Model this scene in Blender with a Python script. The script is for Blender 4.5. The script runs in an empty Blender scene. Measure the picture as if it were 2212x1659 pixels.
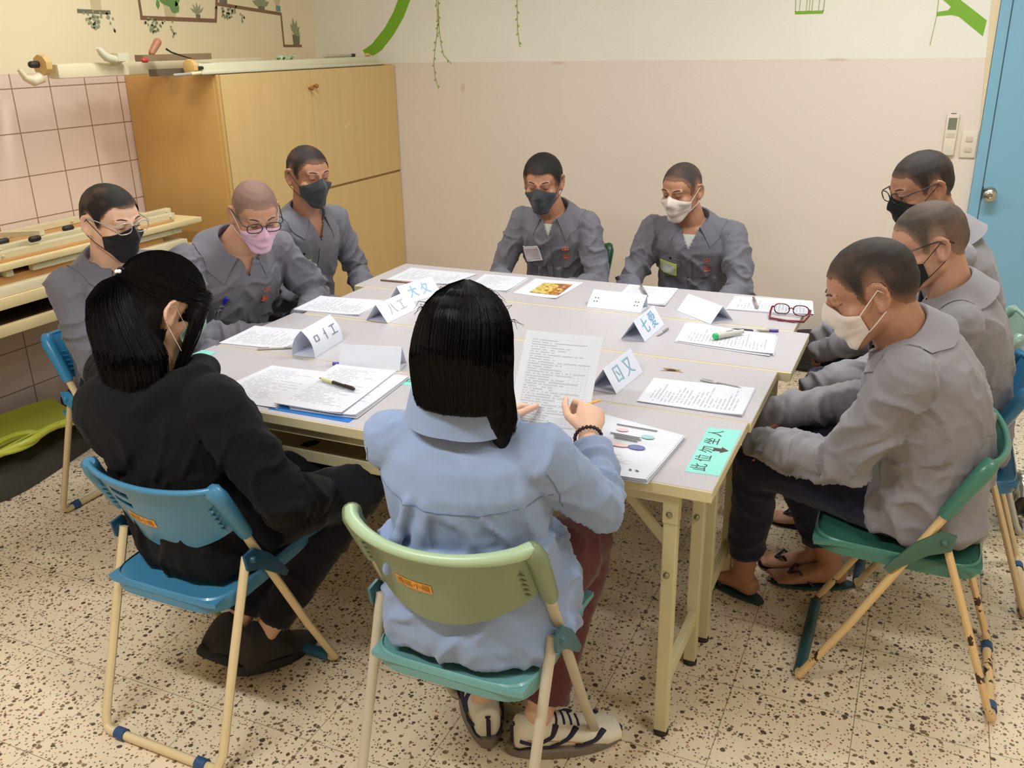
import bpy, bmesh, math, random
import numpy as np
from mathutils import Vector as V, Matrix, noise
from mathutils.bvhtree import BVHTree

SC = bpy.context.scene
COL = SC.collection
PI = math.pi

# ---------------------------------------------------------------- camera
def set_camera():
    yaw, pitch, roll, f = 0.430056, -0.361288, -0.017962, 1960.675
    cy, sy, cp, sp = math.cos(yaw), math.sin(yaw), math.cos(pitch), math.sin(pitch)
    fwd = V((-sy * cp, cy * cp, sp)); right = V((cy, sy, 0)); up = right.cross(fwd)
    cr, sr = math.cos(roll), math.sin(roll)
    r2 = right * cr + up * sr; u2 = up * cr - right * sr
    cd = bpy.data.cameras.new('camera'); cd.sensor_width = 36; cd.lens = f / 2212 * 36
    cd.clip_start = 0.05
    c = bpy.data.objects.new('camera', cd); COL.objects.link(c)
    m = Matrix((( r2.x, u2.x, -fwd.x, 2.15104), (r2.y, u2.y, -fwd.y, -1.83134), (r2.z, u2.z, -fwd.z, 1.69468), (0, 0, 0, 1)))
    c.matrix_world = m
    SC.camera = c
set_camera()

# ---------------------------------------------------------------- world, exposure, lamps' light
w = bpy.data.worlds.new('world'); SC.world = w; w.use_nodes = True
w.node_tree.nodes['Background'].inputs[0].default_value = (0.9, 0.95, 1, 1)
w.node_tree.nodes['Background'].inputs[1].default_value = 0.15
SC.view_settings.view_transform = 'Standard'; SC.view_settings.look = 'None'
SC.view_settings.gamma = 1; SC.view_settings.use_curve_mapping = False
SC.view_settings.exposure = -0.2
CEIL = 2.75
#       x,    y,   power, rotation of the tube, colour
LAMPS = [(2.15, 1.75, 46, 0.0, (0.93, 0.97, 1)), (-0.1, 1.2, 32, 0.0, (0.95, 0.97, 0.98)), (0.7, -1.45, 52, 0.0, (0.94, 0.97, 1)), (3.1, -0.6, 22, 0.0, (0.93, 0.97, 1))]
def lamp_light(x, y, p, rz, c):
    ld = bpy.data.lights.new('ceiling_lamp_light', 'AREA'); ld.shape = 'RECTANGLE'; ld.size = 1.15; ld.size_y = 0.12
    ld.energy = p; ld.color = c
    o = bpy.data.objects.new('ceiling_lamp_light', ld); COL.objects.link(o)
    o.location = (x, y, CEIL - 0.115); o.rotation_euler = (0, 0, rz)
for L in LAMPS: lamp_light(*L)

# ---------------------------------------------------------------- materials
def srgb(r, g, b):
    f = lambda c: (c / 255 / 12.92) if c / 255 <= 0.04045 else ((c / 255 + 0.055) / 1.055) ** 2.4
    return (f(r), f(g), f(b), 1)
class NT:
    def __init__(s, name):
        s.m = bpy.data.materials.new(name); s.m.use_nodes = True; s.t = s.m.node_tree
        s.b = s.t.nodes['Principled BSDF']; s.l = s.t.links
    def n(s, typ, **kw):
        x = s.t.nodes.new(typ)
        for k, v in kw.items(): setattr(x, k, v)
        return x
    def link(s, a, b): s.l.new(a, b)
    def put(s, sock, v):
        if hasattr(v, 'links') or isinstance(v, bpy.types.NodeSocket): s.l.new(v, sock)
        else: sock.default_value = v
    def math(s, op, a, b=0, c=None, clamp=False):
        x = s.n('ShaderNodeMath', operation=op); x.use_clamp = clamp
        s.put(x.inputs[0], a); s.put(x.inputs[1], b)
        if c is not None: s.put(x.inputs[2], c)
        return x.outputs[0]
    def mix(s, fac, a, b):
        x = s.n('ShaderNodeMix', data_type='RGBA'); s.put(x.inputs[0], fac); s.put(x.inputs[6], a); s.put(x.inputs[7], b)
        return x.outputs[2]
    def noise(s, scale, detail=3, vec=None, rough=0.5):
        x = s.n('ShaderNodeTexNoise'); x.inputs['Scale'].default_value = scale; x.inputs['Detail'].default_value = detail
        x.inputs['Roughness'].default_value = rough
        if vec is not None: s.link(vec, x.inputs['Vector'])
        return x.outputs['Fac']
    def pos(s):
        return s.n('ShaderNodeNewGeometry').outputs['Position']
    def obj(s):
        return s.n('ShaderNodeTexCoord').outputs['Object']
    def uv(s):
        return s.n('ShaderNodeTexCoord').outputs['UV']
    def scalev(s, vec, sc):
        x = s.n('ShaderNodeVectorMath', operation='MULTIPLY'); s.link(vec, x.inputs[0]); x.inputs[1].default_value = sc
        return x.outputs[0]
    def xyz(s, vec):
        x = s.n('ShaderNodeSeparateXYZ'); s.link(vec, x.inputs[0]); return x.outputs
    def ramp(s, fac, lo, hi):
        x = s.n('ShaderNodeMapRange'); s.link(fac, x.inputs[0]); x.inputs[1].default_value = lo; x.inputs[2].default_value = hi
        return x.outputs[0]
    def bump(s, h, st, dist=0.002):
        x = s.n('ShaderNodeBump'); x.inputs['Strength'].default_value = st; x.inputs['Distance'].default_value = dist
        s.link(h, x.inputs['Height']); s.link(x.outputs[0], s.b.inputs['Normal'])
    def col(s, v): s.put(s.b.inputs['Base Color'], v)
    def rough(s, v): s.put(s.b.inputs['Roughness'], v)

def simple(name, c, rough=0.6, metal=0, var=0.06, nscale=12, bump=0, bscale=200, spec=0.5, coat=0):
    t = NT(name)
    n = t.noise(nscale, 4, t.obj())
    a = tuple(max(0, x * (1 - var)) for x in c[:3]) + (1,); b = tuple(min(1, x * (1 + var)) for x in c[:3]) + (1,)
    t.col(t.mix(n, a, b)); t.b.inputs['Roughness'].default_value = rough; t.b.inputs['Metallic'].default_value = metal
    t.b.inputs['Specular IOR Level'].default_value = spec
    if coat: t.b.inputs['Coat Weight'].default_value = coat
    if bump: t.bump(t.noise(bscale, 3, t.obj()), bump, 0.001)
    return t.m

def mat_wall_back():
    t = NT('painted_wall_back'); p = t.pos(); x, y, z = t.xyz(p)
    edge = t.math('ADD', z, t.math('MULTIPLY', t.noise(60, 3, p), 0.006))
    up = t.math('GREATER_THAN', edge, 1.585)
    lo = t.mix(t.noise(1.5, 4, p), srgb(222, 209, 195), srgb(230, 217, 202))
    hi = t.mix(t.noise(3, 5, p), srgb(226, 224, 208), srgb(238, 234, 222))
    c = t.mix(up, lo, hi)
    def spot(cx, cz, rx, rz):
        dx = t.math('DIVIDE', t.math('SUBTRACT', x, cx), rx); dz = t.math('DIVIDE', t.math('SUBTRACT', z, cz), rz)
        d = t.math('ADD', t.math('MULTIPLY', dx, dx), t.math('MULTIPLY', dz, dz))
        return t.math('SUBTRACT', 1, d, clamp=True)
    s = t.math('ADD', t.math('ADD', spot(0.12, 1.572, 0.05, 0.012), spot(-0.494, 1.434, 0.02, 0.035)), spot(1.64, 1.578, 0.06, 0.01), clamp=True)
    c = t.mix(t.math('MULTIPLY', s, 0.4), c, srgb(190, 140, 120))
    t.col(c); t.rough(0.55); t.bump(t.noise(90, 4, p), 0.25, 0.002); return t.m

def mat_wall_left():
    t = NT('painted_and_tiled_wall_left'); p = t.pos(); x, y, z = t.xyz(p)
    up = t.math('GREATER_THAN', z, 1.597)
    fy = t.math('FRACT', t.math('DIVIDE', t.math('ADD', y, 10 - 0.018), 0.197))
    fz = t.math('FRACT', t.math('DIVIDE', t.math('ADD', z, 10 - 1.436), 0.187))
    g = t.math('MAXIMUM', t.math('LESS_THAN', fy, 0.028), t.math('LESS_THAN', fz, 0.026))
    tile = t.mix(t.noise(2, 3, p), srgb(232, 212, 198), srgb(224, 200, 184))
    tile = t.mix(g, tile, srgb(150, 122, 98))
    cream = t.mix(t.noise(2, 4, p), srgb(240, 228, 192), srgb(234, 220, 182))
    t.col(t.mix(up, tile, cream))
    r = t.math('ADD', t.math('MULTIPLY', up, 0.35), 0.25); t.rough(r)
    h = t.math('SUBTRACT', 1, t.math('MULTIPLY', g, t.math('SUBTRACT', 1, up))); t.bump(h, 0.4, 0.002); return t.m

def mat_floor():
    t = NT('terrazzo_tile_floor'); p = t.pos(); x, y, z = t.xyz(p)
    warp = t.n('ShaderNodeTexNoise'); warp.inputs['Scale'].default_value = 40; t.link(p, warp.inputs['Vector'])
    wv = t.n('ShaderNodeVectorMath', operation='MULTIPLY_ADD'); t.link(warp.outputs['Color'], wv.inputs[0]); wv.inputs[1].default_value = (0.012, 0.012, 0.012); t.link(p, wv.inputs[2])
    c = t.mix(t.noise(3, 3, p), srgb(236, 217, 186), srgb(223, 203, 170))
    c = t.mix(t.math('MULTIPLY', t.noise(120, 2, p), 0.35), c, srgb(240, 226, 200))
    def chips(scale, lo, hi, dens):
        v = t.n('ShaderNodeTexVoronoi'); v.inputs['Scale'].default_value = scale; t.link(wv.outputs[0], v.inputs['Vector'])
        r = t.xyz(v.outputs['Color'])
        near = t.math('LESS_THAN', v.outputs['Distance'], t.math('MULTIPLY_ADD', r[1], hi - lo, lo))
        return t.math('MULTIPLY', near, t.math('LESS_THAN', r[0], dens)), r[2]
    for sc, lo, hi, dens in ((60, 0.17, 0.40, 0.55), (112, 0.20, 0.42, 0.60), (37, 0.16, 0.31, 0.32)):
        m, r = chips(sc, lo, hi, dens)
        cc = t.n('ShaderNodeValToRGB'); t.link(r, cc.inputs[0]); e = cc.color_ramp; e.interpolation = 'CONSTANT'
        e.elements[0].position = 0; e.elements[0].color = srgb(92, 74, 60)
        e.elements[1].position = 0.30; e.elements[1].color = srgb(132, 108, 84)
        for pos, k in ((0.55, srgb(150, 128, 100)), (0.75, srgb(156, 100, 78)), (0.86, srgb(84, 88, 76)), (0.94, srgb(168, 118, 92))):
            q = e.elements.new(pos); q.color = k
        c = t.mix(m, c, cc.outputs[0])
    fx = t.math('FRACT', t.math('DIVIDE', t.math('ADD', x, 32.2 - 2.155), 0.322)); fy = t.math('FRACT', t.math('DIVIDE', t.math('ADD', y, 32.2 - 0.62), 0.322))
    g = t.math('MAXIMUM', t.math('LESS_THAN', fx, 0.007), t.math('LESS_THAN', fy, 0.007))
    c = t.mix(t.math('MULTIPLY', g, 0.75), c, srgb(110, 92, 70))
    t.col(c); t.rough(t.math('MULTIPLY_ADD', t.noise(6, 3, p), 0.25, 0.22)); t.b.inputs['Specular IOR Level'].default_value = 0.45
    return t.m

def mat_paper(name, rows=26, side=False, white=(214, 216, 224), ink=0.34, table=False, margin=0.1, seed=0.0, top=0.92):
    t = NT(name); x, y, z = t.xyz(t.uv())
    u, v = (y, x) if side else (x, y)
    row = t.math('FLOOR', t.math('MULTIPLY', v, rows)); fr = t.math('FRACT', t.math('MULTIPLY', v, rows))
    line = t.math('MULTIPLY', t.math('GREATER_THAN', fr, 0.3), t.math('LESS_THAN', fr, 0.72))
    cm = t.n('ShaderNodeCombineXYZ'); t.link(t.math('MULTIPLY', u, rows * 1.1), cm.inputs[0]); t.link(t.math('MULTIPLY_ADD', row, 3.7, seed), cm.inputs[1])
    nz = t.n('ShaderNodeTexWhiteNoise', noise_dimensions='2D'); sn = t.n('ShaderNodeVectorMath', operation='FLOOR'); t.link(cm.outputs[0], sn.inputs[0]); t.link(sn.outputs[0], nz.inputs['Vector'])
    word = t.math('GREATER_THAN', nz.outputs['Value'], 0.18)
    wl = t.n('ShaderNodeTexWhiteNoise', noise_dimensions='1D'); t.link(t.math('ADD', row, seed), wl.inputs['W'])
    length = t.math('MULTIPLY_ADD', wl.outputs['Value'], 0.55, 0.38)
    on = t.math('MULTIPLY', t.math('GREATER_THAN', u, margin), t.math('LESS_THAN', u, t.math('MINIMUM', length, 1 - margin)))
    vv = t.math('MULTIPLY', t.math('GREATER_THAN', v, 0.09), t.math('LESS_THAN', v, top))
    f = t.math('MULTIPLY', t.math('MULTIPLY', line, word), t.math('MULTIPLY', on, vv))
    if table:
        gl = t.math('MULTIPLY', t.math('LESS_THAN', fr, 0.1), t.math('MULTIPLY', t.math('GREATER_THAN', u, 0.09), t.math('LESS_THAN', u, 0.92)))
        cols = t.math('MULTIPLY', t.math('GREATER_THAN', u, 0.66), t.math('MULTIPLY', t.math('LESS_THAN', u, 0.92), t.math('LESS_THAN', t.math('FRACT', t.math('MULTIPLY', u, 18)), 0.08)))
        gg = t.math('MULTIPLY', t.math('MAXIMUM', gl, cols), t.math('MULTIPLY', t.math('GREATER_THAN', v, 0.16), t.math('LESS_THAN', v, 0.72)))
        f = t.math('MAXIMUM', f, t.math('MULTIPLY', gg, 0.7))
    w = srgb(*white)
    t.col(t.mix(t.math('MULTIPLY', f, ink), w, srgb(70, 72, 78))); t.rough(0.75)
    t.b.inputs['Subsurface Weight'].default_value = 0.0
    return t.m

def mat_cloth(name, c, var=0.08, weave=900, rough=0.85, sheen=0.15, bump=0.12):
    t = NT(name); o = t.obj()
    n = t.noise(5, 4, o); f = t.noise(weave, 2, o)
    a = tuple(x * (1 - var) for x in c[:3]) + (1,); b = tuple(min(1, x * (1 + var)) for x in c[:3]) + (1,)
    t.col(t.mix(n, a, b)); t.rough(rough); t.b.inputs['Sheen Weight'].default_value = sheen
    t.b.inputs['Specular IOR Level'].default_value = 0.25
    t.bump(f, bump, 0.0008); return t.m
def mat_skin(name, c):
    t = NT(name); o = t.obj(); n = t.noise(30, 4, o)
    a = tuple(x * 0.93 for x in c[:3]) + (1,); b = (min(1, c[0] * 1.06), c[1] * 1.03, c[2] * 1.02, 1)
    t.col(t.mix(n, a, b)); t.rough(0.5); t.b.inputs['Subsurface Weight'].default_value = 0.06
    t.b.inputs['Subsurface Radius'].default_value = (0.01, 0.004, 0.002); t.b.inputs['Subsurface Scale'].default_value = 0.5
    t.bump(t.noise(400, 3, o), 0.08, 0.0006); return t.m
def mat_buzz(name, skin, dark, amount):
    t = NT(name); a = t.n('ShaderNodeAttribute', attribute_name='stubble').outputs['Fac']
    o = t.obj(); n = t.noise(900, 2, o, 0.7); m = t.noise(14, 4, o)
    f = t.math('MULTIPLY', t.math('MULTIPLY', a, amount), t.math('MULTIPLY_ADD', n, 0.8, 0.62), clamp=True)
    f = t.math('MULTIPLY', f, t.math('MULTIPLY_ADD', m, 0.7, 0.66), clamp=True)
    t.col(t.mix(f, skin, dark)); t.rough(0.62); t.b.inputs['Specular IOR Level'].default_value = 0.35
    t.bump(n, 0.5, 0.002); return t.m
def mat_chipped(name, c, rust=srgb(62, 36, 26), amt=0.6):
    t = NT(name); o = t.obj(); n = t.noise(16, 5, o, 0.6); z = t.xyz(o)[2]
    low = t.math('SUBTRACT', 1, t.math('DIVIDE', z, 0.35), clamp=True)
    f = t.math('GREATER_THAN', t.math('MULTIPLY_ADD', low, 0.10, n), amt + 0.06)
    base = t.mix(t.noise(5, 3, o), tuple(x * 0.9 for x in c[:3]) + (1,), c)
    t.col(t.mix(f, base, rust)); t.rough(0.42); return t.m
MC = {}
def K(key, fn):
    if key not in MC: MC[key] = fn()
    return MC[key]

# ---------------------------------------------------------------- mesh building
def frame(axis, hint=V((0, 0, 1))):
    a = axis.normalized()
    if abs(a.dot(hint)) > 0.98: hint = V((0, 1, 0)) if abs(a.y) < 0.9 else V((1, 0, 0))
    s = a.cross(hint).normalized(); return s, s.cross(a).normalized() * -1 if False else s.cross(a).normalized()
class MB:
    def __init__(s): s.v = []; s.f = []; s.mi = []; s.cur = 0
    def add(s, vs, fs):
        k = len(s.v); s.v += [tuple(q) for q in vs]; s.f += [tuple(i + k for i in q) for q in fs]; s.mi += [s.cur] * len(fs)
    def rings(s, R, cap=True):
        n = len(R[0]); vs = [p for r in R for p in r]; fs = []
        for i in range(len(R) - 1):
            for j in range(n):
                a = i * n + j; b = i * n + (j + 1) % n; fs.append((a, b, b + n, a + n))
        if cap: fs.append(tuple(range(n - 1, -1, -1))); fs.append(tuple((len(R) - 1) * n + j for j in range(n)))
        s.add(vs, fs)
    def cap(s, p0, r0, p1, r1, n=14):
        p0, p1 = V(p0), V(p1); a = (p1 - p0)
        if a.length < 1e-6: a = V((0, 0, 1e-3))
        a.normalize(); u, w = frame(a); R = []
        for k in range(1, 5):
            t = -PI / 2 + PI / 2 * k / 4 ; R.append((p0 + a * (math.sin(t) * r0), r0 * math.cos(t)))
        for k in range(0, 4):
            t = PI / 2 * k / 4; R.append((p1 + a * (math.sin(t) * r1), r1 * math.cos(t)))
        s.rings([[c + (u * math.cos(2 * PI * j / n) + w * math.sin(2 * PI * j / n)) * max(r, 1e-4) for j in range(n)] for c, r in R])
    def ell(s, c, r, R=None, n=16):
        c = V(c); R = R or Matrix.Identity(3); rs = []
        for k in range(1, n // 2 + 1):
            t = -PI / 2 + PI * (k - 0.5) / (n // 2)
            rs.append([c + R @ V((r[0] * math.cos(t) * math.cos(2 * PI * j / n), r[1] * math.cos(t) * math.sin(2 * PI * j / n), r[2] * math.sin(t))) for j in range(n)])
        s.rings(rs)
    def loft(s, secs, n=24, e=2.3):
        """secs: (centre, side vector, depth vector) with lengths = half sizes"""
        R = []
        for c, a, b in secs:
            r = []
            for j in range(n):
                t = 2 * PI * j / n; cx, sx = math.cos(t), math.sin(t)
                r.append(V(c) + V(a) * math.copysign(abs(cx) ** (2 / e), cx) + V(b) * math.copysign(abs(sx) ** (2 / e), sx))
            R.append(r)
        s.rings(R)
    def box(s, c, d, R=None):
        c = V(c); R = R or Matrix.Identity(3); q = [c + R @ V((x * d[0] / 2, y * d[1] / 2, z * d[2] / 2)) for x in (-1, 1) for y in (-1, 1) for z in (-1, 1)]
        s.add(q, [(0, 1, 3, 2), (4, 6, 7, 5), (0, 4, 5, 1), (2, 3, 7, 6), (0, 2, 6, 4), (1, 5, 7, 3)])
    def bar(s, p0, p1, wd, ht, hint=V((0, 0, 1))):
        p0, p1 = V(p0), V(p1); u, w = frame(p1 - p0, V(hint)); r = [(-1, -1), (1, -1), (1, 1), (-1, 1)]
        s.rings([[p + u * a * wd / 2 + w * b * ht / 2 for a, b in r] for p in (p0, p1)])
    def tube(s, pts, r, n=10, closed=False, flat=1.0, hint=V((0, 0, 1))):
        pts = [V(p) for p in pts]; R = []; m = len(pts); rr = r if isinstance(r, (list, tuple)) else [r] * m
        for i, p in enumerate(pts):
            if closed: a = pts[(i + 1) % m] - pts[i - 1]
            else: a = pts[min(i + 1, m - 1)] - pts[max(i - 1, 0)]
            u, w = frame(a, V(hint)); R.append([p + (u * math.cos(2 * PI * j / n) + w * math.sin(2 * PI * j / n) * flat) * rr[i] for j in range(n)])
        if closed: R.append(R[0]); s.rings(R, cap=False)
        else: s.rings(R)
    def grid(s, fn, nu, nv, thick=0.0, up=None):
        P = [[V(fn(i / nu, j / nv)) for j in range(nv + 1)] for i in range(nu + 1)]
        def nrm(i, j):
            a = P[min(i + 1, nu)][j] - P[max(i - 1, 0)][j]; b = P[i][min(j + 1, nv)] - P[i][max(j - 1, 0)]
            q = a.cross(b); return q.normalized() if q.length > 1e-12 else V((0, 0, 1))
        vs = [P[i][j] for i in range(nu + 1) for j in range(nv + 1)]; W = nv + 1
        fs = [(i * W + j, (i + 1) * W + j, (i + 1) * W + j + 1, i * W + j + 1) for i in range(nu) for j in range(nv)]
        if thick:
            N = len(vs); vs += [P[i][j] - nrm(i, j) * thick for i in range(nu + 1) for j in range(nv + 1)]
            fs += [tuple(q + N for q in reversed(f)) for f in fs]
            bd = [(i, 0) for i in range(nu + 1)] + [(nu, j) for j in range(1, nv + 1)] + [(i, nv) for i in range(nu - 1, -1, -1)] + [(0, j) for j in range(nv - 1, 0, -1)]
            ids = [i * W + j for i, j in bd]
            for k in range(len(ids)): a, b = ids[k], ids[(k + 1) % len(ids)]; fs.append((a, a + N, b + N, b))
        s.add(vs, fs)
    def prism(s, pts, off):
        n = len(pts); pts = [V(p) for p in pts]; off = V(off)
        s.add(pts + [p + off for p in pts], [tuple(range(n - 1, -1, -1)), tuple(range(n, 2 * n))] + [(i, (i + 1) % n, (i + 1) % n + n, i + n) for i in range(n)])
    def build(s, name, mat, parent=None, smooth=True, bevel=0, uvs=None, keep=False):
        me = bpy.data.meshes.new(name)
        origin = V((0, 0, 0))
        if parent is None and not keep and s.v:
            a = np.array([tuple(q) for q in s.v]); lo, hi = a.min(0), a.max(0); origin = V(((lo[0] + hi[0]) / 2, (lo[1] + hi[1]) / 2, lo[2]))
        me.from_pydata([tuple(V(q) - origin) for q in s.v], [], s.f)
        if uvs is not None:
            ul = me.uv_layers.new(name='UVMap')
            for lp in me.loops: ul.data[lp.index].uv = uvs[lp.vertex_index]
        mats = mat if isinstance(mat, (list, tuple)) else [mat]
        for q in mats: me.materials.append(q)
        me.polygons.foreach_set('material_index', s.mi)
        bm = bmesh.new(); bm.from_mesh(me); bmesh.ops.recalc_face_normals(bm, faces=bm.faces)
        if bevel: bmesh.ops.bevel(bm, geom=[e for e in bm.edges if len(e.link_faces) == 2 and e.calc_face_angle(0) > 0.6], offset=bevel, segments=2, affect='EDGES', profile=0.6)
        bm.to_mesh(me); bm.free()
        o = bpy.data.objects.new(name, me); COL.objects.link(o); o.location = origin
        if parent is not None: adopt(o, parent)
        if smooth:
            me.polygons.foreach_set('use_smooth', [True] * len(me.polygons))
            try: me.set_sharp_from_angle(angle=0.7)
            except Exception: pass
        return o
PINV = {}
def adopt(o, parent):
    o.parent = parent
    # children are built in world coordinates; keep them there
    mw = world_of(parent)
    o.matrix_parent_inverse = mw.inverted()
def world_of(o):
    m = Matrix.LocRotScale(o.location, o.rotation_euler, o.scale)
    return (world_of(o.parent) @ o.matrix_parent_inverse @ m) if o.parent else m
def thing(name, label, cat, loc, group=None, rz=0.0):
    o = bpy.data.objects.new(name, None); COL.objects.link(o); o.location = loc; o.rotation_euler = (0, 0, rz); o.empty_display_size = 0.1
    o['label'] = label; o['category'] = cat
    if group: o['group'] = group
    return o
def tag(o, label, cat, group=None):
    o['label'] = label; o['category'] = cat
    if group: o['group'] = group
    return o
def part(o, label): o['label'] = label; return o
def struct(o): o['kind'] = 'structure'; return o
def lerp(a, b, t): return a + (b - a) * t
def text_mesh(s, size):
    c = bpy.data.curves.new('lettering', 'FONT'); c.body = s; c.size = size; c.align_x = 'CENTER'; c.align_y = 'CENTER'; c.resolution_u = 3
    o = bpy.data.objects.new('lettering', c); COL.objects.link(o)
    me = bpy.data.meshes.new_from_object(o.evaluated_get(bpy.context.evaluated_depsgraph_get()))
    vs = [v.co.copy() for v in me.vertices]; fs = [tuple(p.vertices) for p in me.polygons]
    bpy.data.objects.remove(o); bpy.data.curves.remove(c); bpy.data.meshes.remove(me)
    return vs, fs
def lettering(s, size, mat, parent, O, X, Y, name='lettering', bold=0.0):
    """text laid on a plane: origin O, unit vectors X (reading) and Y (up)"""
    vs, fs = text_mesh(s, size); O, X, Y = V(O), V(X).normalized(), V(Y).normalized()
    b = MB()
    for dx in ([0] if not bold else [-bold, bold]): b.add([O + X * (p.x + dx) + Y * (p.y + dx * 0.5) for p in vs], fs)
    o = b.build(name, mat, parent, smooth=False); return o
# ================================================================ THE SETTING
XL, YB, XR, YF = -1.54, 3.30, 3.9, -3.2
def shell():
    b = MB(); b.box(((XL + XR) / 2, (YB + YF) / 2, -0.05), (XR - XL + 0.4, YB - YF + 0.4, 0.1)); struct(b.build('floor', mat_floor(), keep=True, smooth=False))
    wb = simple('ceiling_paint', srgb(235, 232, 222), 0.7)
    b = MB(); b.box(((XL + XR) / 2, (YB + YF) / 2, CEIL + 0.05), (XR - XL + 0.4, YB - YF + 0.4, 0.1)); struct(b.build('ceiling', wb, keep=True, smooth=False))
    # back wall with the door opening (x 2.345 .. 3.27)
    D0, D1, DH = 2.345, 3.27, 2.08
    b = MB(); b.box(((XL - 0.2 + D0) / 2, YB + 0.06, CEIL / 2), (D0 - XL + 0.2, 0.12, CEIL)); b.box(((D1 + XR + 0.2) / 2, YB + 0.06, CEIL / 2), (XR + 0.2 - D1, 0.12, CEIL)); b.box(((D0 + D1) / 2, YB + 0.06, (CEIL + DH) / 2), (D1 - D0, 0.12, CEIL - DH))
    struct(b.build('wall_back', mat_wall_back(), keep=True, smooth=False))
    b = MB(); b.box((XL - 0.05, (YB + YF) / 2, CEIL / 2), (0.1, YB - YF + 0.1, CEIL)); struct(b.build('wall_left', mat_wall_left(), keep=True, smooth=False))
    pw = simple('room_paint', srgb(226, 212, 190), 0.6)
    b = MB(); b.box((XR + 0.05, (YB + YF) / 2, CEIL / 2), (0.1, YB - YF, CEIL)); struct(b.build('wall_right', pw, keep=True, smooth=False))
    b = MB(); b.box(((XL + XR) / 2, YF - 0.05, CEIL / 2), (XR - XL, 0.1, CEIL)); struct(b.build('wall_front', pw, keep=True, smooth=False))
    blue = simple('blue_door_paint', srgb(126, 176, 200), 0.32, var=0.04, nscale=3)
    # door: frame and leaf set almost flush in the wall
    b = MB(); b.box((D0 + 0.024, YB - 0.005, DH / 2), (0.046, 0.05, DH)); b.box((D1 - 0.024, YB - 0.005, DH / 2), (0.046, 0.05, DH)); b.box(((D0 + D1) / 2, YB - 0.005, DH - 0.024), (D1 - D0 - 0.1, 0.05, 0.046))
    fr = struct(b.build('door_1', blue, keep=True, smooth=False, bevel=0.002))
    b = MB(); b.box(((D0 + D1) / 2, YB - 0.002, (DH - 0.05) / 2 + 0.004), (D1 - D0 - 0.104, 0.04, DH - 0.062)); leaf = b.build('door_leaf', blue, fr, smooth=False, bevel=0.002)
    st = simple('brushed_steel', srgb(190, 184, 170), 0.25, 1.0)
    b = MB(); cx, cz = 2.43, 0.947
    def disc(y0, y1, r0, r1): b.rings([[V((cx + r * math.cos(a * PI / 16), y, cz + r * math.sin(a * PI / 16))) for a in range(32)] for y, r in ((y0, r0), (y1, r1))])
    disc(YB - 0.022, YB - 0.03, 0.034, 0.03); disc(YB - 0.03, YB - 0.06, 0.014, 0.014)
    b.rings([[V((cx + r * math.cos(a * PI / 16), y, cz + r * math.sin(a * PI / 16))) for a in range(32)] for y, r in ((YB - 0.055, 0.014), (YB - 0.062, 0.026), (YB - 0.078, 0.031), (YB - 0.092, 0.028), (YB - 0.098, 0.018), (YB - 0.099, 0.011), (YB - 0.094, 0.009))])
    b.build('door_knob', st, fr)
    b = MB(); b.box((D0 + 0.052, YB - 0.025, 0.95), (0.006, 0.012, 0.06)); b.build('latch_plate', simple('dark_gap', srgb(50, 52, 56), 0.6), fr, smooth=False)
    b = MB(); b.prism([(2.3405, YB - 0.012, 1.248), (2.344, YB - 0.012, 1.248), (2.344, YB - 0.012, 2.1), (2.292, YB - 0.012, 2.1)], (0, 0.0125, 0))
    struct(b.build('trim_1', simple('cream_door_trim', srgb(226, 205, 165), 0.5), keep=True, smooth=False))
shell()

def fixtures():
    body = simple('lamp_housing', srgb(235, 235, 230), 0.4)
    em = NT('lamp_tube_glow'); em.b.inputs['Emission Color'].default_value = (1, 0.97, 0.9, 1); em.b.inputs['Emission Strength'].default_value = 3
    first = None
    names = ['over the back right corner', 'over the middle of the tables', 'over the near edge of the room', 'near the right wall']
    for i, (x, y, p, rz, c) in enumerate(LAMPS):
        t = thing('ceiling_lamp', 'white twin tube ceiling lamp ' + names[i], 'lamp', (x, y, CEIL), 'fluorescent ceiling lamps')
        b = MB(); b.box((x, y, CEIL - 0.025), (1.25, 0.16, 0.05)); b.build('lamp_housing', body, t, smooth=False, bevel=0.004)
        for s in (-1, 1):
            b = MB(); b.tube([(x - 0.58, y + s * 0.045, CEIL - 0.075), (x + 0.58, y + s * 0.045, CEIL - 0.075)], 0.014, 12); b.build('lamp_tube', em.m, t)
            for e in (-1, 1):
                b = MB(); b.box((x + e * 0.59, y + s * 0.045, CEIL - 0.068), (0.02, 0.034, 0.05)); b.build('lamp_socket', body, t, smooth=False)
fixtures()

# ---------------------------------------------------------------- wall stickers (left wall)
def wall_left_pts(pts, x=XL + 0.0008): return [V((x, y, z)) for y, z in pts]
def flat_left(name, polys, mat, label, cat='wall sticker', group=None):
    b = MB()
    for k, poly in enumerate(polys): b.prism(wall_left_pts(poly, XL + 0.0001 + 0.0003 * (k % 3)), (0.0012, 0, 0))
    return tag(b.build(name, mat, smooth=False), label, cat, group)
def seg2(p, q, w):
    p, q = V((p[0], p[1])), V((q[0], q[1])); d = (q - p).normalized(); n = V((-d.y, d.x)) * w / 2; e = d * w / 2
    return [tuple(p - e - n), tuple(q + e - n), tuple(q + e + n), tuple(p - e + n)]
def blob(cx, cy, rx, ry, n=12, rot=0, jag=0.0, seed=0):
    rnd = random.Random(seed); out = []
    for k in range(n):
        a = 2 * PI * k / n; f = 1 + jag * (rnd.random() - 0.5) * 2
        x, y = rx * math.cos(a) * f, ry * math.sin(a) * f; out.append((cx + x * math.cos(rot) - y * math.sin(rot), cy + x * math.sin(rot) + y * math.cos(rot)))
    return out
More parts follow.
